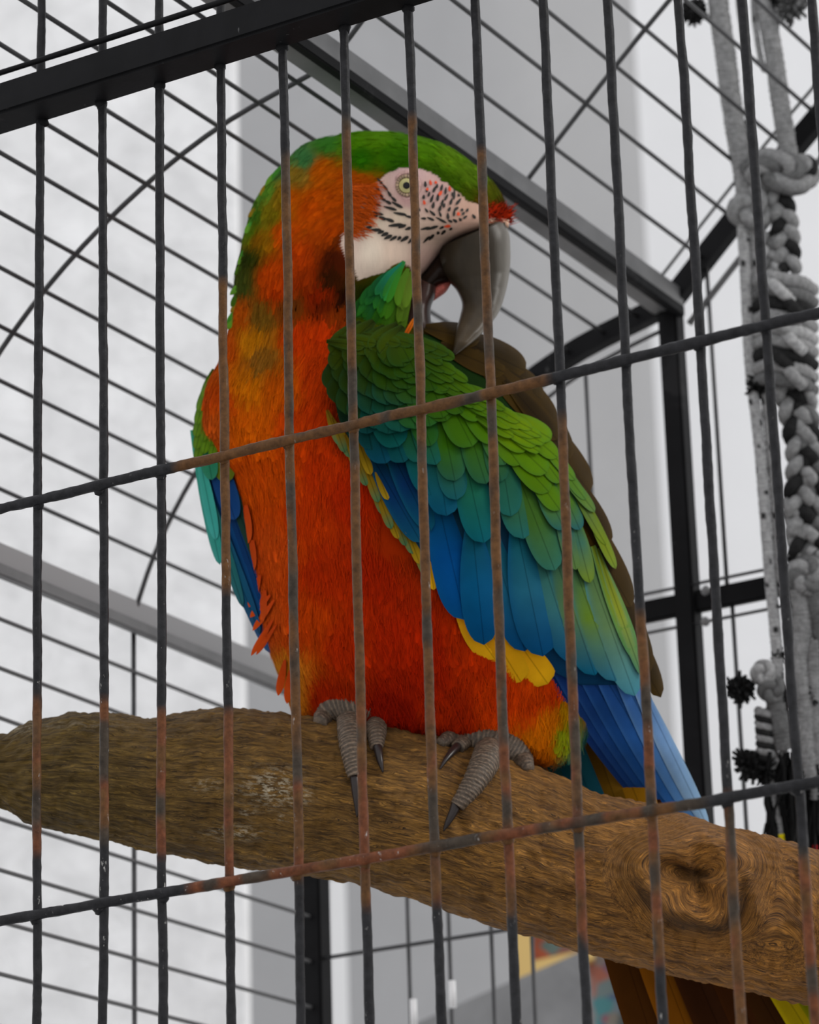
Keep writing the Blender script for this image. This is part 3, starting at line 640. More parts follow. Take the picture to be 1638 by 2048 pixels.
# ---- near wing: a padded base surface and its feathers
WT = np.array([(668, 700, 850), (690, 672, 985), (720, 658, 1022), (780, 655, 1060), (840, 668, 1090), (900, 700, 1122), (960, 742, 1150), (1020, 775, 1180), (1080, 815, 1205), (1140, 865, 1224), (1200, 890, 1242), (1260, 945, 1262), (1300, 1010, 1276), (1340, 1090, 1290), (1370, 1150, 1300)], float)
wing = None
def build_wingbase():
    ys = np.arange(668, 1371, 6.); K = 60
    xl = np.interp(ys, WT[:, 0], WT[:, 1])+10; xr = np.interp(ys, WT[:, 0], WT[:, 2])-4
    u = np.linspace(0, 1, K)[None]; X = xl[:, None]+(xr-xl)[:, None]*u; Y = ys[:, None]+0*X
    Zf = zwing(X, Y)-2; Zb = Zf-26*np.sin(u*math.pi)**.5-2
    Xa = np.concatenate([X, X[:, ::-1]], 1); Ya = np.concatenate([Y, Y[:, ::-1]], 1); Za = np.concatenate([Zf, Zb[:, ::-1]], 1)
    n = len(ys); F = grid(n, 2*K, True).tolist()+[list(range(2*K))[::-1], list(range((n-1)*2*K, n*2*K))]
    t = np.clip((Ya-800)/400, 0, 1)[..., None]; r = np.clip((Xa-(wing_xr(Ya)-60))/60, 0, 1)[..., None]
    c = lin((20, 40, 12))*(1-t)+lin((12, 50, 80))*t; c = c*(1-r)+lin((26, 19, 6))*r
    return mesh('wing', P(Xa, Ya, Za).reshape(-1, 3), F, M_PLUME, bird, col=c.reshape(-1, 3))
wing = build_wingbase(); wing['label'] = 'near wing, green above and blue below'
WPAL = np.array([(670,700,70,95,22),(760,680,72,100,20),(860,700,60,95,14),(700,760,44,72,14),(780,760,48,88,14),(660,820,40,64,14),(700,840,38,72,20),(760,840,22,84,66),(720,880,20,78,80),(680,870,30,64,40),(850,760,52,100,18),(930,760,85,135,22),(1000,800,100,150,30),(900,820,66,120,22),(960,860,80,135,22),(1050,860,112,155,34),(1100,900,100,150,36),(1060,930,92,145,30),(850,880,44,104,34),(800,900,22,88,84),(860,930,30,96,88),(900,900,60,118,30),(950,930,58,110,34),(1000,960,40,98,72),(1080,980,90,140,32),(1120,1010,88,140,40),(780,930,20,76,100),(860,1000,24,92,110),(960,1010,40,112,90),(1010,1000,66,120,40),(1040,1050,30,104,110),(1080,1050,74,125,50),(900,1040,24,92,125),(970,1080,26,104,118),(1120,1130,60,120,100),(1150,1080,36,100,112),(1180,1150,80,140,80),(1200,1080,120,150,40),(900,1150,20,88,160),(900,1230,18,84,150),(970,1150,26,104,150),(970,1280,16,86,142),(1060,1130,28,112,146),(1080,1250,18,100,150),(1060,1300,16,80,140),(1130,1180,80,140,80),(1140,1300,20,90,150),(1170,1160,130,160,40),(1190,1260,110,155,60),(1210,1180,150,170,40),(1230,1300,100,150,110),(1180,1345,26,110,150),(1230,1355,60,130,160),(1265,1385,90,160,180),(1250,1200,130,170,40),(1265,1280,170,190,50),(1275,1330,100,170,110),(820,1000,20,56,110),(780,960,20,50,100)], float)
WPAL[:14, 2:5] *= .84  # shoulder greens darkened: overhead shading put into the samples
def wc(x, y, k=1.):
    l = sat(idw(WPAL, np.array([x]), np.array([y]), 4.)[0], k*.64, 1.08); l = l*np.array([1.06, .84, .8]) if l[1] > 1.7*l[2] else l*np.array([1., .95, .92]); s = np.where(l <= .0031308, l*12.92, 1.055*l**(1/2.4)-.055); return s*255
def WF(tipx, tipy, dx, dy, L, w_, layer, roll=.10, edge=None, bend=0., lift=7, kb=.8, kt=1.05, **kw):
    n_ = math.hypot(dx, dy); dx /= n_; dy /= n_; bx, by = tipx-dx*L, tipy-dy*L
    mx, my = tipx-dx*L*.4, tipy-dy*L*.4
    e = edge if edge is not None else tuple(np.array(wc(tipx, tipy))*.8+np.array((30, 80, 90))*.25)
    feather('wing_feather', (bx, by), (tipx, tipy), w_, wing, wc(bx, by, kb), wc(tipx, tipy, kt), off=layer, roll=roll, cmid=wc(mx, my), edge=e, bend=bend, lift=lift, **kw)
# dark back feathers along the right side of the wing
BK = (36, 25, 6); BK2 = (54, 38, 9)  # olive brown, darkened further to paint in the backlit margin
for (b, t, w_, o) in [((1170, 1120), (1322, 1395), 50, 0), ((1150, 1040), (1300, 1345), 58, 2), ((1110, 950), (1262, 1215), 60, 3), ((1070, 880), (1220, 1090), 56, 4), ((1040, 800), (1180, 985), 62, 5), ((1000, 730), (1140, 920), 64, 6), ((950, 690), (1112, 862), 70, 7), ((900, 668), (1052, 742), 62, 8), ((930, 700), (1085, 800), 66, 6), ((850, 655), (960, 680), 46, 9), ((1010, 760), (1115, 880), 40, 10), ((880, 690), (1010, 745), 50, 5)]:
    feather('back_feather', b, t, w_, wing, BK, (44, 32, 7), off=o, lift=5, cmid=BK2 if o % 2 else BK, edge=(64, 46, 12), roll=-.12, bend=-.03)
# primaries running down to the tip behind the perch
for (b, t, w_, o, c0, c1) in [((1040, 1250), (1335, 1640), 60, -6, (10, 22, 60), (22, 60, 130)), ((1070, 1260), (1352, 1650), 60, -4, (12, 28, 70), (26, 70, 140)), ((1100, 1270), (1368, 1655), 60, -2, (14, 34, 80), (28, 78, 150)), ((1130, 1280), (1380, 1655), 56, 0, (16, 42, 92), (32, 88, 160)), ((1170, 1290), (1392, 1655), 52, 2, (20, 52, 110), (50, 108, 180)), ((1210, 1290), (1404, 1655), 46, 4, (26, 70, 140), (90, 140, 195)), ((1240, 1290), (1416, 1655), 36, 6, (40, 90, 160), (140, 175, 205)), ((1020, 1270), (1180, 1430), 56, -8, (10, 22, 60), (16, 50, 110))]:
    feather('primary_feather', b, t, w_, wing, c0, c1, off=o-8, lift=2, edge=tuple(np.array(c1)*.8+18), roll=.15, nv=24, bend=.02)
# yellow under-wing feathers
for (b, t, w_, o) in [((1005, 1240), (1096, 1368), 80, -2), ((960, 1230), (1042, 1364), 84, 0), ((915, 1215), (990, 1318), 56, -3), ((850, 1080), (868, 1180), 26, -6)]:
    feather('underwing_feather', b, t, w_, wing, (190, 120, 15), (222, 165, 20), off=o, lift=4, edge=(200, 150, 20), label='yellow under-wing feather')
# blue secondaries
for f in [(842, 1085, .5, .88, 220, 50, 0), (862, 1062, .45, .9, 210, 50, 2), (1050, 1303, .28, .96, 260, 74, 1), (1150, 1325, .30, .95, 250, 74, 3), (1190, 1351, .32, .95, 260, 74, 4), (1232, 1363, .34, .94, 270, 72, 5), (1270, 1392, .34, .94, 290, 66, 6),
          (930, 1240, .22, .97, 260, 84, 2), (1086, 1313, .20, .98, 270, 86, 7), (968, 1290, .10, 1., 250, 74, 8), (1276, 1325, .36, .93, 250, 34, 9), (1284, 1352, .33, .94, 270, 22, 10)]:
    WF(*f, kb=.7)
# greater coverts
for f in [(1180, 1166, .25, .97, 160, 36, 12), (1152, 1140, .22, .97, 190, 40, 13), (1110, 1141, .36, .93, 200, 64, 14), (1047, 1078, .18, .98, 200, 72, 14), (968, 1086, .22, .97, 200, 72, 13), (893, 1032, .14, .99, 160, 70, 15), (862, 990, .3, .95, 150, 60, 13)]:
    WF(*f, kb=.65)
for f in [(1022, 1033, .16, .98, 170, 60, 18), (1130, 1060, .45, .9, 130, 48, 18), (1160, 1060, .4, .92, 120, 36, 17), (913, 1000, .18, .98, 140, 58, 17), (972, 968, .30, .95, 150, 56, 19), (1002, 964, .2, .97, 130, 46, 20), (910, 962, .2, .97, 140, 60, 20), (872, 930, .32, .94, 150, 54, 21), (808, 925, .35, .93, 120, 62, 18), (772, 927, .3, .95, 120, 66, 19), (840, 925, .3, .95, 120, 50, 18), (744, 900, .2, .98, 110, 50, 18)]:
    WF(*f, kb=.65)
# median and lesser coverts, green
for f in [(1120, 1020, .58, .8, 110, 42, 22), (1098, 984, .68, .74, 130, 50, 23), (945, 893, .45, .88, 130, 70, 24), (1010, 930, .4, .9, 120, 50, 22), (1122, 965, .6, .8, 90, 34, 24), (1094, 946, .72, .68, 130, 52, 26), (1040, 930, .6, .8, 120, 44, 24), (798, 893, .45, .88, 110, 66, 24), (862, 892, .35, .93, 110, 52, 23), (893, 842, .42, .9, 120, 60, 27), (990, 885, .62, .78, 110, 46, 26), (963, 838, .68, .72, 110, 50, 29), (1056, 899, .8, .6, 110, 46, 29), (1115, 915, .75, .65, 90, 34, 28), (1103, 878, .85, .5, 100, 40, 31), (1047, 862, .85, .52, 110, 42, 32), (1010, 860, .78, .62, 110, 42, 30), (832, 850, .35, .93, 110, 66, 27), (735, 868, .1, .98, 80, 48, 27), (780, 862, .2, .97, 90, 64, 27), (925, 825, .6, .78, 100, 50, 30), (985, 828, .8, .58, 110, 40, 33)]:
    WF(*f, kb=.6, roll=.14)
# shoulder: arcs of small dark green feathers round the bend of the wing
for r_i, rad in enumerate([198, 164, 132, 100, 70, 42]):
    cx, cy = 792, 700; n = int(5+rad/22)
    for k in range(n):
        a = math.radians(182-(182-38)*(k+.5*(r_i % 2))/(n-.5)); tx = cx+rad*math.cos(a)*.80; ty = cy+rad*math.sin(a)*.84
        dx, dy = math.cos(a)*.6, .55+math.sin(a)*.6
        w_ = 34+22*math.sin(max(0, a))+rad*.06; L = 66+rad*.14
        if tx < 652: continue
        WF(tx+random.uniform(-3, 3), ty+random.uniform(-3, 3), dx, dy, L, w_, 26+r_i*3.2, kb=.35, kt=1.1, roll=random.uniform(.08, .28), lift=11, nv=14, nu=7)  # darker feather bases paint in the shade between the rows
# bright green scapular streaks on the ridge from the shoulder to the right
for i in range(34):
    t = i/33; x = 880+t*215+random.uniform(-6, 6); y = 745+t*150+(i % 4)*11-14+random.uniform(-5, 5)
    WF(x, y, .86, .5+random.uniform(-.06, .06), 80+random.uniform(-14, 14), 20+random.uniform(-4, 5), 36+(3-(i % 4))*2, kb=.6, kt=1.15, nv=10, nu=5)
for i in range(16):
    t = i/15; x = 690+t*180; y = 690-math.sin(t*math.pi)*16+t*16+random.uniform(-3, 3)+(i % 2)*10
    WF(x+40, y+4, .9, .12+t*.3, 78, 24, 44-(i % 2)*2, kb=.55, kt=1.05, nv=10, nu=5)
# thin yellow-green tips on the right margin
for f in [(1190, 1024, .62, .78, 150, 24, 26), (1150, 960, .66, .75, 120, 24, 28), (1172, 1000, .6, .8, 130, 22, 27), (1232, 1138, .42, .91, 180, 22, 20), (1212, 1090, .5, .86, 140, 18, 20)]:
    WF(*f, kb=.7, kt=1.25)
# olive fringe below the bend of the wing
for (x, y) in [(680, 890), (700, 915), (733, 972), (742, 950), (757, 1005), (768, 1030), (783, 1058), (797, 1078), (812, 1092), (826, 1108), (840, 1128), (716, 940), (690, 905), (852, 1150), (776, 1000), (800, 1040), (820, 1070)]:
    feather('fringe_feather', (x-26, y-70), (x, y), 19, wing, (110, 80, 14), (60, 105, 70) if (x+y) % 3 else (150, 120, 24), off=-2+random.uniform(-1, 3), lift=5, cmid=(120, 95, 16), nv=10, nu=5, roll=.2)

# ---- far wing, showing on the left of the breast
LW = np.array([(748, 428, 470), (780, 404, 480), (830, 387, 490), (880, 382, 500), (930, 385, 505), (1000, 398, 520), (1060, 414, 535), (1130, 438, 550), (1200, 474, 560), (1250, 502, 570), (1290, 528, 580), (1320, 548, 590)], float)
def zleft(x, y):
    xl = np.interp(y, LW[:, 0], LW[:, 1])-3; return -70+110*np.sqrt(np.clip(1-(1-np.clip((x-xl)/150, 0, 1))**2, 0, 1))
def build_leftwing():
    ys = np.arange(748, 1321, 6.); K = 20; xl = np.interp(ys, LW[:, 0], LW[:, 1])+6; xr = np.interp(ys, LW[:, 0], LW[:, 2]); u = np.linspace(0, 1, K)[None]
    X = xl[:, None]+(xr-xl)[:, None]*u; Y = ys[:, None]+0*X; Zf = zleft(X, Y)-2; Zb = Zf-20*np.sin(u*math.pi)-2
    Xa = np.concatenate([X, X[:, ::-1]], 1); Ya = np.concatenate([Y, Y[:, ::-1]], 1); Za = np.concatenate([Zf, Zb[:, ::-1]], 1); n = len(ys)
    t = np.clip((Ya-860)/150, 0, 1)[..., None]
    return mesh('wing', P(Xa, Ya, Za).reshape(-1, 3), grid(n, 2*K, True).tolist()+[list(range(2*K))[::-1], list(range((n-1)*2*K, n*2*K))], M_PLUME, bird, col=(lin((30, 52, 10))*(1-t)+lin((14, 46, 74))*t).reshape(-1, 3))
lwing = build_leftwing(); lwing['label'] = 'far wing showing left of the breast'
LF = [((400, 900), (545, 1310), 44, (14, 50, 90), (20, 70, 120), 2), ((420, 900), (560, 1290), 50, (14, 44, 84), (20, 60, 110), 4), ((440, 930), (560, 1230), 46, (20, 50, 50), (40, 60, 40), 6),
      ((392, 930), (520, 1270), 26, (24, 90, 90), (20, 70, 110), 8), ((388, 900), (486, 1215), 22, (40, 110, 80), (30, 90, 100), 10), ((384, 860), (440, 1130), 26, (40, 130, 100), (46, 140, 130), 12), ((396, 900), (432, 1080), 24, (50, 140, 120), (60, 160, 150), 14),
      ((420, 880), (470, 1040), 44, (14, 44, 80), (22, 64, 120), 12), ((420, 820), (455, 965), 50, (40, 90, 40), (90, 100, 20), 16), ((400, 830), (424, 960), 36, (30, 90, 50), (40, 120, 90), 17)]
for b, t, w_, c0, c1, o in LF: feather('wing_feather', b, t, w_, lwing, c0, c1, zf=zleft, off=o, lift=4, edge=tuple(np.array(c1)*.9+12), roll=-.1, nv=18)
for i in range(16):
    t = i/15; y = 800+t*125; x = np.interp(y, LW[:, 0], LW[:, 1])+8+(i % 3)*15
    feather('wing_feather', (x+14-(1-t)*-8, y-62), (x, y), 19, lwing, (44, 72, 8), (92, 128, 20), zf=zleft, off=18+(i % 3)*2, lift=4, edge=(60, 90, 14), nv=10, nu=5, roll=-.1)

# ---- breast tufts over the edge of the far wing
for (b, t, w_) in [((540, 1190), (500, 1235), 14), ((548, 1200), (505, 1262), 12), ((545, 1240), (502, 1312), 12), ((552, 1250), (512, 1310), 10), ((520, 1150), (498, 1215), 18), ((505, 1080), (500, 1150), 22), ((492, 1010), (494, 1090), 22), ((530, 1180), (520, 1250), 18), ((570, 1320), (556, 1392), 16), ((580, 1340), (574, 1408), 16)]:
    feather('breast_tuft', b, t, w_, bird, (180, 60, 16), (190, 74, 24), zf=lambda x, y: np.maximum(zbody(x, y), -20)+0*x, off=14, lift=6, nv=10, nu=5, mtl=M_PLUME, sharp=.9)

# ---- chin ruff
zch = lambda x, y: 150-.0016*(x-740)**2+0*y-.06*np.abs(y-560)
CH = [((778, 540), (690, 650), (22, 90, 60), (34, 78, 10)), ((798, 528), (708, 655), (30, 130, 110), (40, 92, 12)), ((804, 524), (722, 672), (36, 140, 90), (44, 96, 12)), ((812, 526), (740, 682), (60, 135, 40), (40, 84, 10)), ((818, 532), (762, 694), (84, 130, 36), (46, 86, 12)), ((824, 545), (784, 700), (110, 132, 46), (60, 96, 16)), ((826, 560), (800, 690), (96, 124, 40), (64, 92, 18))]
CHA = np.array([[*c[0], *c[1], *c[2], *c[3]] for c in CH], float)
for i in range(46):
    f = (i*0.618) % 1*(len(CH)-1); k = min(int(f), len(CH)-2); q = CHA[k]*(1-(f-k))+CHA[k+1]*(f-k); s0 = [0, .18, .36, .5][i % 4]
    bx, by = q[0]+(q[2]-q[0])*s0+random.uniform(-4, 4), q[1]+(q[3]-q[1])*s0+random.uniform(-3, 3)
    tx, ty = q[0]+(q[2]-q[0])*min(1.04, s0+.5)+random.uniform(-5, 5), q[1]+(q[3]-q[1])*min(1.04, s0+.5)+random.uniform(-8, 8)
    cA = q[4:7]*(1-s0)+q[7:10]*s0; cB = q[4:7]*max(0, .5-s0)+q[7:10]*min(1, .5+s0)
    feather('chin_feather', (bx, by), (tx, ty), random.uniform(14, 24), bird, cA*.8, cB*random.uniform(.75, 1.15), zf=zch, off=16-(i % 4)*4+random.uniform(-1.5, 1.5), lift=3, bend=random.uniform(.04, .13), edge=tuple(cB*1.1), nv=14, nu=5, camb=.3, sharp=.8, mtl=M_PLUME)
for i in range(26):
    t = i/25; x = np.interp(t, [0, .2, .45, .7, 1], [590, 545, 505, 484, 462]); y = np.interp(t, [0, .2, .45, .7, 1], [312, 352, 425, 520, 640])
    cN = [(60, 118, 40), (86, 132, 40), (60, 90, 22), (120, 100, 24)][i % 4]
    feather('nape_feather', (x+34, y-24), (x-random.uniform(4, 15), y+random.uniform(12, 26)), random.uniform(12, 20), bird, cN, tuple(np.array(cN)*1.1), zf=lambda x_, y_: 20+.5*zbody(np.maximum(x_, sm(y_, 1)+2), y_), off=4, lift=4, nv=12, nu=5, camb=.3, sharp=.8, mtl=M_PLUME, bend=.05)
feather('chin_feather', (800, 690), (832, 632), 9, bird, (200, 70, 10), (225, 120, 30), zf=lambda x, y: 160+0*x, off=8, lift=3, nv=10, nu=5, sharp=.9)
feather('chin_feather', (768, 672), (812, 690), 22, bird, (200, 50, 12), (190, 44, 10), zf=lambda x, y: 150+0*x, off=6, lift=3, nv=10, nu=5)

# ---- lofts between two edge lines
def eloft(name, A, B, zc, R, cols, mt, parent, n=60, K=40, pw=1., disp=None, **tags):
    A = resample(A, n); B = resample(B, n); s = np.linspace(0, 1, n)
    zc = np.interp(s, np.linspace(0, 1, len(zc)), zc); R = np.interp(s, np.linspace(0, 1, len(R)), R)
    th = np.linspace(0, 2*math.pi, K, endpoint=False); ct = np.cos(th); st = np.sign(np.sin(th))*np.abs(np.sin(th))**pw
    C = (A+B)/2; H = (B-A)/2
    X = C[:, :1]+H[:, :1]*ct; Y = C[:, 1:]+H[:, 1:]*ct; Z = zc[:, None]+R[:, None]*st
    if disp is not None: Z = Z+disp(X, Y, th)
    c = cols(X, Y, ct[None]*np.ones_like(X), s[:, None]*np.ones_like(X))
    return mesh(name, P(X, Y, Z).reshape(-1, 3), grid(n, K, True).tolist()+[list(range(K))[::-1], list(range((n-1)*K, n*K))], mt, parent, col=c.reshape(-1, 3), **tags)
HZC = 25
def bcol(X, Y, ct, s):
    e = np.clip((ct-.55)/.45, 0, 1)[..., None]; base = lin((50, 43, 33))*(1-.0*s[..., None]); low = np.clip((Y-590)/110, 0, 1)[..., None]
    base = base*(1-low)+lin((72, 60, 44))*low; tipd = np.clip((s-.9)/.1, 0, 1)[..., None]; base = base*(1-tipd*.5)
    return base*(1-e*.5)+lin((150, 146, 138))*e*.5  # pale right edge: rim highlight painted into the horn colour
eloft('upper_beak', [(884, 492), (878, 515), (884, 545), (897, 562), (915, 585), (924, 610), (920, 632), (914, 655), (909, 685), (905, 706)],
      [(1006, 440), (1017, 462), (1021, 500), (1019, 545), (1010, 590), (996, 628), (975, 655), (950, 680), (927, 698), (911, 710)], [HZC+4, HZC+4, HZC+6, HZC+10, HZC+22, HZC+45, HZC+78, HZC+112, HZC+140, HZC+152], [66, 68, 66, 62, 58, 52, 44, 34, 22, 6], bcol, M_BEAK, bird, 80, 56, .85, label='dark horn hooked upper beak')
eloft('upper_beak_root', [(880, 512), (892, 490), (920, 470), (960, 452), (1008, 438)], [(886, 540), (920, 530), (950, 520), (985, 505), (1016, 470)], [HZC+2]*3, [40, 56, 60, 50, 24], lambda X, Y, c, s: np.broadcast_to(lin((52, 47, 40)), X.shape+(3,)), M_BEAK, bird, 30, 40)
# pale cere above the beak
eloft('cere', [(960, 430), (985, 428), (1005, 430), (1018, 438)], [(955, 458), (980, 454), (1002, 450), (1017, 456)], [HZC]*2, [62, 50, 34, 10], lambda X, Y, c, s: np.broadcast_to(lin((225, 180, 150)), X.shape+(3,)), M_SKIN, bird, 24, 30, label='pale pink skin above the beak')
DKM = lambda X, Y, c, s: np.broadcast_to(lin((30, 20, 14)), X.shape+(3,))
eloft('mouth_interior', [(842, 552), (850, 545), (868, 520), (885, 500)], [(838, 600), (860, 585), (880, 570), (900, 566)], [HZC-5]*3, [40, 44, 44, 36], DKM, M_BEAK, bird, 24, 30)
def lcol(X, Y, ct, s):
    e = np.clip((ct-.3)/.7, 0, 1)[..., None]; return lin((56, 36, 30))*(1-e)+lin((40, 34, 32))*e
eloft('lower_beak', [(836, 556), (822, 590), (804, 625), (796, 655), (800, 685), (812, 712), (826, 726)], [(872, 572), (870, 592), (862, 615), (862, 640), (868, 665), (864, 700), (848, 724)], [HZC+14, HZC+20, HZC+40, HZC+80, HZC+115], [44, 50, 52, 50, 40, 24, 8], lcol, M_BEAK, bird, 50, 40, .85)
eloft('tongue', [(858, 580), (872, 570), (890, 563), (901, 562)], [(864, 604), (876, 596), (892, 584), (902, 568)], [HZC]*2, [20, 22, 18, 5], lambda X, Y, c, s: np.broadcast_to(lin((205, 105, 92)), X.shape+(3,)), M_SKIN, bird, 24, 24, label='pink tongue tip')

# ---- eye
def cap(name, cx, cy, r, z0, h, cf, mt, parent, n=14, K=40, off=(0, 0), **t):
    rr = np.linspace(0, 1, n)[:, None]; th = np.linspace(0, 2*math.pi, K, endpoint=False)[None]
    X = cx+r*rr*np.cos(th); Y = cy+r*rr*np.sin(th)*.98; Z = z0+h*np.sqrt(np.clip(1-rr**2, 0, 1))+0*th; Z[-1] -= 6
    return mesh(name, P(X, Y, Z).reshape(-1, 3), grid(n, K, True), mt, parent, col=cf(rr+0*th, th+0*rr).reshape(-1, 3), **t)
EX, EY = 813, 371; EZ = float(zbody(EX, EY))-4
def icol(r, th):
    rad = .5+.5*np.sin(th*23); c = lin((196, 186, 120))*(.85+.15*rad[..., None]); dk = (r > .92)[..., None]; ring = np.exp(-((r-.62)/.08)**2)[..., None]
    return np.where(dk, lin((70, 60, 40)), c*(1-.25*ring))
eye = cap('eye', EX, EY, 17, EZ, 9, icol, M_IRIS, bird, label='pale yellow eye')
cap('pupil', EX, EY, 8, EZ+7.4, 2.5, lambda r, th: np.zeros(r.shape+(3,)), M_GLOSS, eye, label='black pupil')
def ring(name, cx, cy, r, rt_, z0, c, mt, parent, sq=1.):
    a = np.linspace(0, 2*math.pi, 48, endpoint=False)[:, None]; b = np.linspace(0, 2*math.pi, 10, endpoint=False)[None]
    rr = r+rt_*np.cos(b); X = cx+rr*np.cos(a); Y = cy+rr*np.sin(a)*sq; Z = z0+rt_*np.sin(b)*.8+0*a
    F = grid(49, 10, True) % (48*10); return mesh(name, P(X, Y, Z).reshape(-1, 3), F, mt, parent, col=np.broadcast_to(c(a+0*b), (48, 10, 3)).reshape(-1, 3))
ring('eyelid', EX, EY, 19, 3.2, EZ+3, lambda a: np.where((np.sin(a*26) > .1)[..., None], lin((96, 78, 62)), lin((190, 160, 130))), M_SKIN, bird)
ring('eyelid', EX, EY, 25, 3.4, EZ+0, lambda a: lin((200, 160, 152))+0*a[..., None], M_SKIN, bird, 1.05)

# ---- facial feather lines: (x1,y1,x2,y2) in the face's own crop grid
ST = """390 235 430 280;435 285 470 330;475 340 500 380;505 385 540 420;370 295 405 340;390 340 430 385;415 390 455 415;455 415 498 440;515 430 590 470;315 370 365 405;320 425 410 455;450 465 540 490;530 515 620 530;620 540 670 552;240 500 330 515;340 510 430 528;330 535 390 540;405 550 455 568;455 562 520 585;490 620 590 610;565 635 620 615;620 650 665 635;240 610 310 605;290 640 340 630;330 655 415 655;395 680 440 665;425 700 475 680;450 725 505 700;495 738 545 708;555 735 580 710;585 745 640 710;645 760 680 725;780 260 782 300;800 310 790 345;815 345 805 380;770 370 765 400;865 300 845 345;845 370 825 425;880 280 875 310;885 365 880 415;920 285 910 330;950 310 945 360;965 365 940 410;925 410 915 455;850 430 842 475;905 460 895 500;895 505 910 545;1000 400 985 445;1020 330 1015 400;1070 400 1035 445;985 470 970 500;965 520 968 565;1020 490 1015 540;1050 470 1020 490;780 480 800 510;820 500 860 535;875 555 950 595;750 560 785 562;800 553 850 575;750 650 815 635;800 650 880 625;900 645 930 628;770 755 815 710;815 735 850 695;915 690 945 660;970 575 1000 590;1010 570 1040 590;1060 560 1075 580;980 655 1000 640;880 690 892 670;940 440 930 470;1050 360 1060 380;1000 350 1010 375;1085 480 1080 500;1100 510 1085 530;1120 540 1095 560;1170 530 1190 560;1130 480 1120 505;690 395 688 440;720 470 735 500;700 520 730 545"""
RD = "820 250 828 285;915 335 895 370;980 300 982 335;768 415 776 445;940 628 985 622;865 255 868 275;1050 510 1055 535;800 310 795 330"
def streak(s, w_, c, nm):
    for k, e in enumerate(s.split(';')):
        a, b, c_, d = [float(q) for q in e.split()]; x1, y1, x2, y2 = 660+a*.2442, 300+b*.2442, 660+c_*.2442, 300+d*.2442
        mx, my = (x2-x1)*.12, (y2-y1)*.12
        feather(nm, (x1-mx, y1-my), (x2+mx, y2+my), w_*(1+.3*random.random())*(1.25 if b > 540 and a < 700 else 1), bird, c, c, zf=lambda x, y: zbody(x, y)+10*np.exp(-(((x-740)/60)**2+((y-520)/45)**2)), off=1.8, lift=1.5, nv=6, nu=3, camb=.3, mtl=M_VC, sharp=1.)
streak(ST, 5.0, (28, 24, 18), 'facial_feather'); streak(RD, 5.5, (215, 70, 25), 'red_facial_feather')
# skin wrinkles low on the cheek
# red bristles above the cere
n = 420; xs = rng.uniform(968, 1020, n); ys = 430+(xs-990)*.10+rng.normal(0, 7, n); ang = rng.normal(-.5, .5, n)
def bristles(name, xs, ys, ang, L, w_, zf, c, parent, zj=4.):
    n = len(xs); v = np.linspace(0, 1, 4)[None, :, None]; u = np.array([-1, 1])[None, None]
    dx = np.cos(ang)[:, None, None]; dy = np.sin(ang)[:, None, None]; L = L[:, None, None]
    X = xs[:, None, None]+dx*L*v-dy*u*w_*(1-.8*v); Y = ys[:, None, None]+dy*L*v+dx*u*w_*(1-.8*v)
    Z = (zf(xs, ys)+rng.normal(0, zj, n))[:, None, None]+L*.25*v+0*u
    return mesh(name, P(X, Y, Z).reshape(-1, 3), (grid(4, 2)[None]+(np.arange(n)*8)[:, None, None]).reshape(-1, 4), M_PLUME, parent, col=np.repeat(c, 8, 0), kind='stuff')
cc = np.where(rng.random((n, 1)) < .6, lin((180, 45, 16)), lin((80, 24, 12)))
bristles('red_bristles', xs, ys, ang, rng.uniform(10, 22, n), 1.0, lambda x, y: zbody(np.minimum(x, 1004), y)-2, cc, bird, 10.)
# feathers overlapping the border of the bare cheek on the left
n = 900; xs = rng.uniform(684, 752, n); ys = rng.uniform(366, 470, n); ok = xs < 748-(ys-380)*.30+rng.normal(0, 6, n); xs, ys = xs[ok], ys[ok]; n = len(xs)
bristles('cheek_border_strands', xs, ys, rng.normal(.35, .25, n)+np.pi*0, rng.uniform(14, 30, n), 1.1, lambda x, y: zbody(x, y)+2, np.clip(lin((180, 74, 18))*(1+rng.normal(0, .2, (n, 1))), 0, 1), bird, 1.)

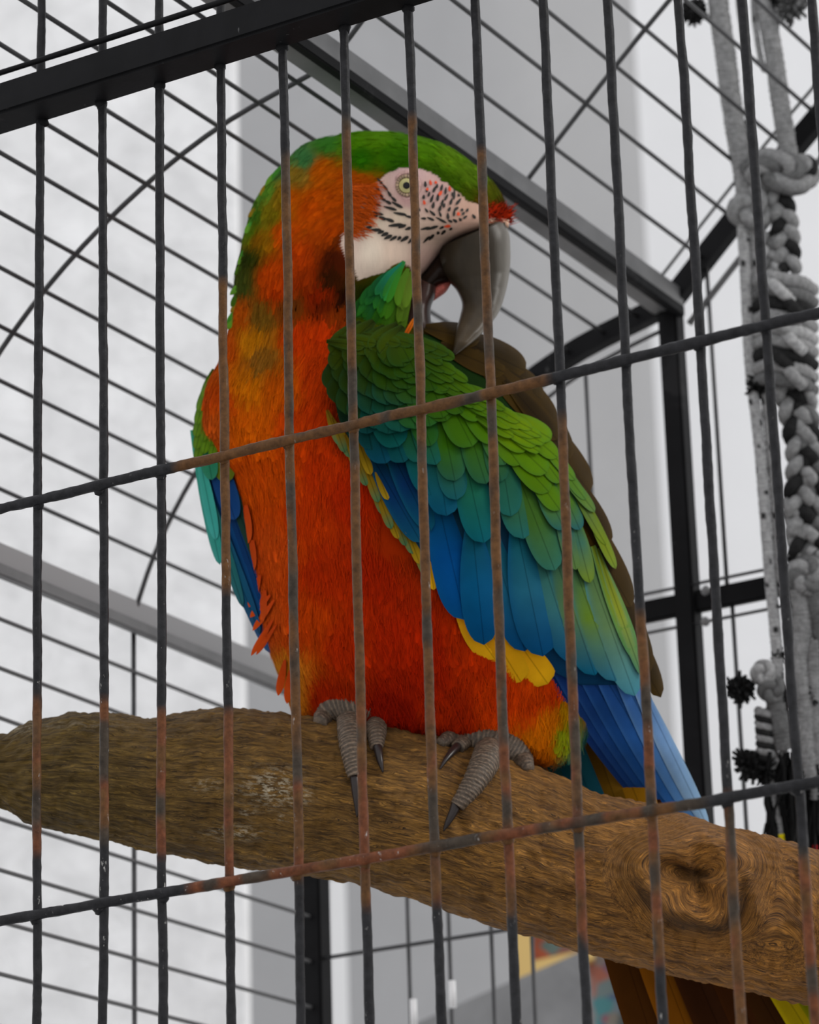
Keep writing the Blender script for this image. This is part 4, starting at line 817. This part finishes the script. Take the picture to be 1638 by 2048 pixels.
# ---- feet
def tube(name, path, rad, mt, parent, col, K=20, n=40, rings=0., zoff=.7, onperch=True, **tags):
    pr = np.array([(*p, r) for p, r in zip(path, rad)], float)
    pr = resample(pr, n)
    if pr.shape[1] == 3:
        z = perch_z(pr[:, 0], pr[:, 1])+pr[:, 2]*zoff; pr = np.c_[pr[:, :2], z, pr[:, 2]]
    C = pr[:, :3]; r = pr[:, 3]; T = np.gradient(C, axis=0); T /= np.linalg.norm(T, axis=1)[:, None]+1e-9
    ref = np.array([0, 0, 1.]) if abs(T[:, 2]).mean() < .8 else np.array([1., 0, 0])
    A = np.cross(T, ref); A /= np.linalg.norm(A, axis=1)[:, None]+1e-9; B = np.cross(T, A); th = np.linspace(0, 2*math.pi, K, endpoint=False)
    d = np.r_[0, np.cumsum(np.linalg.norm(np.diff(C, axis=0), axis=1))]
    ph = d[:, None]*.40+1.1*np.cos(th)[None]+1.4*(vnoise(d[:, None]+0*th, th[None]*9+0*d[:, None], 14., 21)-.5)+.6*np.sin(d[:, None]*.13)
    rid = np.abs(np.sin(ph)); rr = r[:, None]*(1+rings*rid+rings*1.2*(rng.random((n, K))-.5)+rings*1.6*(vnoise(d[:, None]+0*th, th[None]*20+0*d[:, None], 7., 22)-.5))
    V = C[:, None]+A[:, None]*(np.cos(th)*rr)[..., None]+B[:, None]*(np.sin(th)*rr)[..., None]
    cc = np.asarray(col)[None, None]*np.ones((n, K, 1))
    if rings: cc = cc*((.60+.95*rid**7)*(.65+.7*rng.random((n, K))))[..., None]
    return mesh(name, P(V[..., 0], V[..., 1], V[..., 2]).reshape(-1, 3), grid(n, K, True).tolist()+[list(range(K))[::-1], list(range((n-1)*K, n*K))], mt, parent, col=cc.reshape(-1, 3), **tags)
SK = lin((104, 88, 72)); CL = lin((42, 34, 32))
M_CLAW = mat('horn_claw', None, .32, tuple(lin((40, 32, 30))), .35)
f1 = tube('foot', [(640, 1446), (668, 1418), (700, 1410), (742, 1412), (772, 1440), (778, 1455)], [14, 34, 44, 42, 28, 12], M_SKIN, bird, SK*.85, 40, 110, .05, .55)
tube('toe', [(700, 1412), (700, 1450), (703, 1500), (709, 1552)], [30, 25, 21, 14], M_SKIN, f1, SK, 36, 170, .07, 1.0)
tube('toe', [(742, 1412), (750, 1440), (753, 1470), (753, 1496)], [26, 22, 18, 12], M_SKIN, f1, SK, 36, 110, .07, 1.0)
tube('claw', [(708, 1540), (711, 1575), (713, 1605), (714, 1634)], [10, 9, 6, 1.5], M_CLAW, f1, CL, 14, 20, 0, 1.4, label='black claw'); tube('claw', [(750, 1470), (756, 1500), (761, 1525), (766, 1545)], [10, 9, 6, 1.5], M_CLAW, f1, CL, 14, 20, 0, 1.8, label='black claw')
f2 = tube('foot', [(880, 1486), (915, 1474), (958, 1474), (1000, 1488), (1036, 1514), (1058, 1538)], [10, 24, 38, 38, 28, 12], M_SKIN, bird, SK*.8, 40, 110, .05, .55)
tube('toe', [(985, 1482), (968, 1530), (942, 1575), (914, 1612)], [30, 27, 21, 14], M_SKIN, f2, SK*.9, 36, 170, .07, 1.0)
tube('toe', [(958, 1468), (935, 1480), (916, 1494)], [22, 18, 13], M_SKIN, f2, SK, 36, 90, .07, 1.2)
tube('claw', [(916, 1600), (906, 1625), (895, 1646), (887, 1662)], [11, 9, 6, 1.5], M_CLAW, f2, CL, 14, 20, 0, 1.4, label='black claw'); tube('claw', [(922, 1486), (905, 1503), (891, 1520), (880, 1538)], [10, 8, 5, 1.5], M_CLAW, f2, CL, 14, 20, 0, 1.8, label='black claw')

# ---- tail, hanging behind the perch
def ztail(x, y): return -205-.18*(y-1500)+0*x-40*((x-1300)/300)**2*0
for (b, t, w_, c0, c1, o) in [((1120, 1440), (1200, 1640), 90, (20, 84, 86), (14, 60, 80), 40), ((1085, 1470), (1130, 1620), 80, (20, 60, 50), (20, 50, 60), 42), ((1200, 1420), (1300, 1660), 70, (130, 90, 10), (140, 96, 14), 30), ((1160, 1400), (1245, 1640), 60, (90, 66, 10), (100, 70, 12), 34),
                         ((1120, 1500), (1330, 2160), 90, (60, 34, 6), (70, 38, 8), 0), ((1160, 1500), (1420, 2180), 96, (92, 56, 8), (120, 70, 10), 4), ((1200, 1500), (1500, 2200), 90, (40, 20, 6), (52, 26, 8), 8), ((1250, 1500), (1580, 2220), 90, (46, 24, 6), (60, 30, 8), 4), ((1330, 1660), (1640, 2200), 80, (50, 26, 6), (60, 34, 10), 2), ((1400, 1720), (1690, 2180), 60, (120, 100, 10), (170, 150, 12), 6), ((1440, 1740), (1730, 2160), 50, (60, 60, 10), (120, 120, 10), 4)]:
    feather('tail_feather', b, t, w_, bird, c0, c1, zf=ztail, off=o, lift=8, edge=tuple(np.array(c1)*1.2), roll=.12, nv=28, pw=.8)

# ================================================================== ROPE TOY
RZ = -950
ro = P(1540, 300, RZ)
zroof_hook = P(1500, -260, RZ)
toy = thing('rope_toy', 'grey hanging rope toy of thick cords, braids and frayed knots, right of the macaw', 'bird toy', tuple(P(1540, 1700, RZ)))
LG = lin((138, 138, 138)); MG = lin((102, 102, 102)); DG = lin((38, 38, 38)); WG = lin((162, 162, 162))
def rpath(pts, n): 
    p = np.array([(q[0], q[1], RZ+(q[2] if len(q) > 2 else 0)) for q in pts], float); return resample(p, n)
def strand_mesh(C, r, K, col):
    n = len(C); T = np.gradient(C, axis=0); T /= np.linalg.norm(T, axis=1)[:, None]+1e-9
    ref = np.array([.1, .05, 1.]) if np.abs(T[:, 2]).mean() < .75 else np.array([1., 0, 0])
    A = np.cross(T, ref); A /= np.linalg.norm(A, axis=1)[:, None]+1e-9; B = np.cross(T, A); th = np.linspace(0, 2*math.pi, K, endpoint=False)
    rr = np.broadcast_to(r, (n,))[:, None]*(1+.10*(rng.random((n, K))-.5))
    V = C[:, None]+A[:, None]*(np.cos(th)*rr)[..., None]+B[:, None]*(np.sin(th)*rr)[..., None]
    c = np.broadcast_to(col, (n, 3))[:, None]*np.ones((n, K, 1)); return V.reshape(-1, 3), c.reshape(-1, 3), grid(n, K, True)
def join(name, parts, parent=toy, **tags):
    Vs, Cs, Fs, k = [], [], [], 0
    for V, C, F in parts: Vs.append(V); Cs.append(C); Fs.append(F+k); k += len(V)
    V = np.concatenate(Vs); return mesh(name, P(V[:, 0], V[:, 1], V[:, 2]), np.concatenate(Fs), M_ROPE, parent, col=np.concatenate(Cs), **tags)
def plain_rope(name, pts, r, col, fleckc=None, n=None, twist=True):
    L = sum(math.dist(a[:2], b[:2]) for a, b in zip(pts, pts[1:])); n = n or max(20, int(L/4)); C = rpath(pts, n)
    d = np.linspace(0, L, n); rr = r*(1+.05*np.sin(d*2*math.pi/9)); c = np.tile(col, (n, 1))*(1+.1*np.sin(d*2*math.pi/9))[:, None]
    V, c2, F = strand_mesh(C, rr, 14, c)
    if fleckc is not None:
        i = np.arange(n)[:, None]; j = np.arange(14)[None]; ph = (d[:, None] % 46)/46; side = (j*1./14*2+np.floor(d/46)[:, None]*.37) % 1
        mk = ((ph < .22) & (side < .25)).ravel(); c2[mk] = fleckc
    return join(name, [(V, c2, F)])
def twisted(name, pts, R, r, pitch, cols, braid=False):
    L = sum(math.dist(a[:2], b[:2]) for a, b in zip(pts, pts[1:])); n = max(30, int(L/3.)); C = rpath(pts, n); d = np.linspace(0, L, n)
    T = np.gradient(C, axis=0); T /= np.linalg.norm(T, axis=1)[:, None]; S_ = np.stack([-T[:, 1], T[:, 0], 0*d], 1); parts = []
    for k, col in enumerate(cols):
        ph = 2*math.pi*(d/pitch)+2*math.pi*k/len(cols)
        if braid: q = C+S_*(R*np.sin(ph))[:, None]+np.array([0, 0, 1.])*(R*.7*np.sin(2*ph))[:, None]
        else: q = C+S_*(R*np.cos(ph))[:, None]+np.array([0, 0, 1.])*(R*np.sin(ph))[:, None]
        parts.append(strand_mesh(q, r, 10, col))
    return join(name, parts)
def tuft(name, x, y, R, col, n=210, z=0.):
    parts = []
    parts.append(strand_mesh(np.array([x, y, RZ+z])+np.array([0, 1., 0])*np.linspace(-.55*R, .55*R, 12)[:, None], .62*R*np.sqrt(np.clip(1-np.linspace(-1, 1, 12)**2, .02, 1)), 12, np.asarray(col)*.7))
    for i in range(n):
        v = rng.normal(size=3); v /= np.linalg.norm(v); l = R*rng.uniform(.6, .85); b = rng.normal(0, .7, 3)
        t = np.linspace(.05, 1, 5)[:, None]; C = np.array([x, y, RZ+z])+v*l*t+b*l*t*t*.35
        parts.append(strand_mesh(C, R*.15*(1-.35*t[:, 0]), 5, np.asarray(col)*rng.uniform(.6, 1.7)))
    return join(name, parts)
def knot(name, x, y, R, r, cols, rot=0., z=10, sx_=1., sy_=1.):
    parts = []
    for k, col in enumerate(cols):
        t = np.linspace(0, 2*math.pi, 90); a = t*2+k*1.3
        q = np.stack([(2+np.cos(3*t+k))*np.cos(a)/3*R*sx_, (2+np.cos(3*t+k))*np.sin(a)/3*R*sy_, np.sin(3*t+k)*R*.45], 1)
        c, s = math.cos(rot), math.sin(rot); q[:, :2] = q[:, :2] @ np.array([[c, s], [-s, c]]); parts.append(strand_mesh(q+np.array([x, y, RZ+z]), r, 10, col))
    return join(name, parts)
plain_rope('thick_rope', [(1424, -260), (1436, 0), (1452, 120), (1468, 240), (1484, 330), (1494, 392)], 21, LG)
plain_rope('thick_rope', [(1520, -260), (1528, 0), (1548, 110), (1560, 200), (1578, 312)], 19, LG)
plain_rope('speckled_cord', [(1476, -260), (1480, 0), (1492, 100), (1500, 250), (1512, 370)], 9, LG, DG)
plain_rope('speckled_cord', [(1505, -60), (1512, 60), (1530, 140), (1552, 60), (1560, -60)], 6, LG, DG)
tuft('frayed_end', 1388, 22, 30, DG); tuft('frayed_end', 1580, 10, 38, MG); tuft('frayed_end', 1545, 0, 22, DG)
knot('knot', 1555, 345, 46, 15, [LG, MG], .2, 10, 1.4, .7); knot('knot', 1500, 415, 34, 15, [LG], .6); knot('knot', 1605, 345, 26, 12, [LG, DG], .3, 0)
twisted('braided_rope', [(1555, 380), (1568, 440), (1575, 540)], 17, 13, 90, [LG, DG, LG], True)
twisted('braided_rope', [(1530, 470), (1545, 540), (1555, 600)], 12, 10, 70, [LG, MG, WG], True)
# woven cluster: coils side by side
for k in range(9):
    y = 555+k*25; plain_rope('woven_coil', [(1508, y+12, -10), (1535, y, 34), (1570, y+4, 44), (1608, y+12, 30), (1626, y+26, -10)], 13.5, [LG, MG, DG, LG, WG, LG, DG, LG, MG][k])
for k in range(6):
    y = 575+k*34; plain_rope('woven_coil', [(1540+(k % 2)*26, y-16, 40), (1560+(k % 2)*26, y+6, 62), (1584+(k % 2)*22, y+26, 44)], 12, [WG, DG, LG][k % 3])
tuft('frayed_end', 1516, 770, 30, DG)
plain_rope('speckled_cord', [(1484, 430), (1492, 560), (1500, 720), (1520, 900), (1532, 1050), (1540, 1150), (1552, 1280), (1560, 1400)], 12, WG, DG)
plain_rope('speckled_cord', [(1506, 430), (1514, 560), (1524, 720), (1542, 900), (1554, 1050), (1560, 1150), (1590, 1270), (1600, 1420)], 10, LG, DG)
twisted('braided_rope', [(1572, 760), (1594, 840), (1606, 920), (1600, 1010), (1612, 1110)], 22, 14, 120, [LG, DG, LG], True)
twisted('braided_rope', [(1600, 760), (1612, 850), (1630, 960), (1622, 1050), (1634, 1150)], 18, 12, 110, [MG, LG, DG], True)
twisted('braided_rope', [(1580, 1000), (1594, 1060), (1592, 1120)], 10, 12, 80, [LG, LG], False)
plain_rope('thick_rope', [(1600, 1120), (1620, 1160), (1640, 1230), (1660, 1320)], 26, MG); plain_rope('thick_rope', [(1596, 1160), (1606, 1250), (1596, 1330), (1610, 1400), (1614, 1480), (1624, 1560)], 22, LG)
plain_rope('thick_rope', [(1636, 1280), (1630, 1380), (1640, 1500), (1640, 1600)], 20, LG); plain_rope('thick_rope', [(1550, 1380), (1560, 1440), (1570, 1500)], 22, MG)
knot('knot', 1612, 1150, 30, 15, [MG, LG], .4); knot('knot', 1527, 1346, 19, 9, [LG, WG], .3); knot('knot', 1545, 1380, 22, 10, [MG], 1.)
for x, y, R in ((1557, 1312, 17), (1572, 1398, 24), (1622, 1392, 26), (1480, 1378, 34), (1500, 1530, 36), (1612, 1422, 24), (1530, 1545, 26)): tuft('frayed_end', x, y, R, DG*.8)
twisted('ladder_braid', [(1528, 1420), (1530, 1470), (1534, 1520)], 12, 9, 26, [LG, DG]); plain_rope('thin_cord', [(1578, 1490), (1560, 1510), (1545, 1540), (1548, 1590), (1558, 1640), (1563, 1672)], 6, LG)
plain_rope('yellow_cord_tip', [(1563, 1668), (1567, 1700)], 7, lin((225, 205, 20))); plain_rope('red_cord_tip', [(1630, 1690), (1632, 1716)], 5, lin((200, 30, 40)))
parts = []
for i in range(170):
    x = 1536+rng.random()*120; y0 = 1500+rng.random()*60; l = rng.uniform(120, 230); t = np.linspace(0, 1, 6)[:, None]
    C = np.array([x, y0, RZ-20+rng.normal(0, 20)])+np.array([rng.normal(0, 8), l, 0])*t+np.array([rng.normal(0, 8), 0, 0])*np.sin(t*5); parts.append(strand_mesh(C, 4.5*(1-.4*t[:, 0]), 5, DG*rng.uniform(.25, .9)))
join('frayed_tassel', parts, kind='stuff')
hk = P(1480, -250, RZ); 
rod('hanging_bar', [P(1380, -255, RZ), P(1620, -255, RZ)], .006, M_WIRE, toy)

# ================================================================== BEHIND THE CAGE: panel and board
def flat_at(name, poly, d, th, mt, parent=None, **tags):
    "upright slab at horizontal distance d, outline given as seen"
    r = [ray(*p) for p in poly]; f = [CAM+q*(d/(q @ HZ)) for q in r]; b = [p+HZ*th for p in f]; n = len(poly)
    F = [list(range(n))[::-1], list(range(n, 2*n))]+[[i, (i+1) % n, n+(i+1) % n, n+i] for i in range(n)]
    return mesh(name, f+b, F, mt, parent, smooth=False, **tags)
dP = 4.2
pc = CAM+ray(1150, 2100)*(dP/(ray(1150, 2100) @ HZ))
pan = thing('mosaic_panel', 'blurred multicoloured mosaic panel with yellow frame, behind the cage', 'panel', (pc[0], pc[1], 0))
flat_at('mosaic_field', [(1066, 1855), (1262, 1800), (1262, 2150), (1066, 2200)], dP, .02, M_MOSAIC, pan)
for poly in ([(1030, 1850), (1066, 1841), (1066, 2220), (1030, 2230)], [(1066, 1922), (1190, 1894), (1190, 1916), (1066, 1950)], [(1030, 1825), (1290, 1755), (1290, 1780), (1030, 1850)], [(1262, 1780), (1290, 1772), (1290, 2180), (1262, 2187)]):
    flat_at('frame_board', poly, dP-.03, .03, M_YELLOW, pan)
q0 = CAM+ray(1030, 2230)*(dP/(ray(1030, 2230) @ HZ)); q1 = CAM+ray(1290, 2180)*(dP/(ray(1290, 2180) @ HZ))
for q in (q0, q1): box('stand_leg', (q[0]-.02, q[1]-.02, 0), (q[0]+.02, q[1]+.02, q[2]+.05), M_YELLOW, pan)
dB = 3.9; bp = [(820, 2052), (900, 2016), (1000, 1972), (1100, 1930), (1166, 1900), (1176, 1935), (1192, 2048), (1210, 2300), (700, 2400)]
qb = CAM+ray(1000, 2300)*(dB/(ray(1000, 2300) @ HZ))
brd = thing('grey_board', 'slanting dark grey board in front of the mosaic panel, below the perch', 'board', (qb[0], qb[1], 0))
flat_at('board_face', bp, dB, .03, M_CARD, brd); box('board_leg', (qb[0]-.03, qb[1]-.03, 0), (qb[0]+.03, qb[1]+.03, qb[2]+.06), M_CARD, brd)
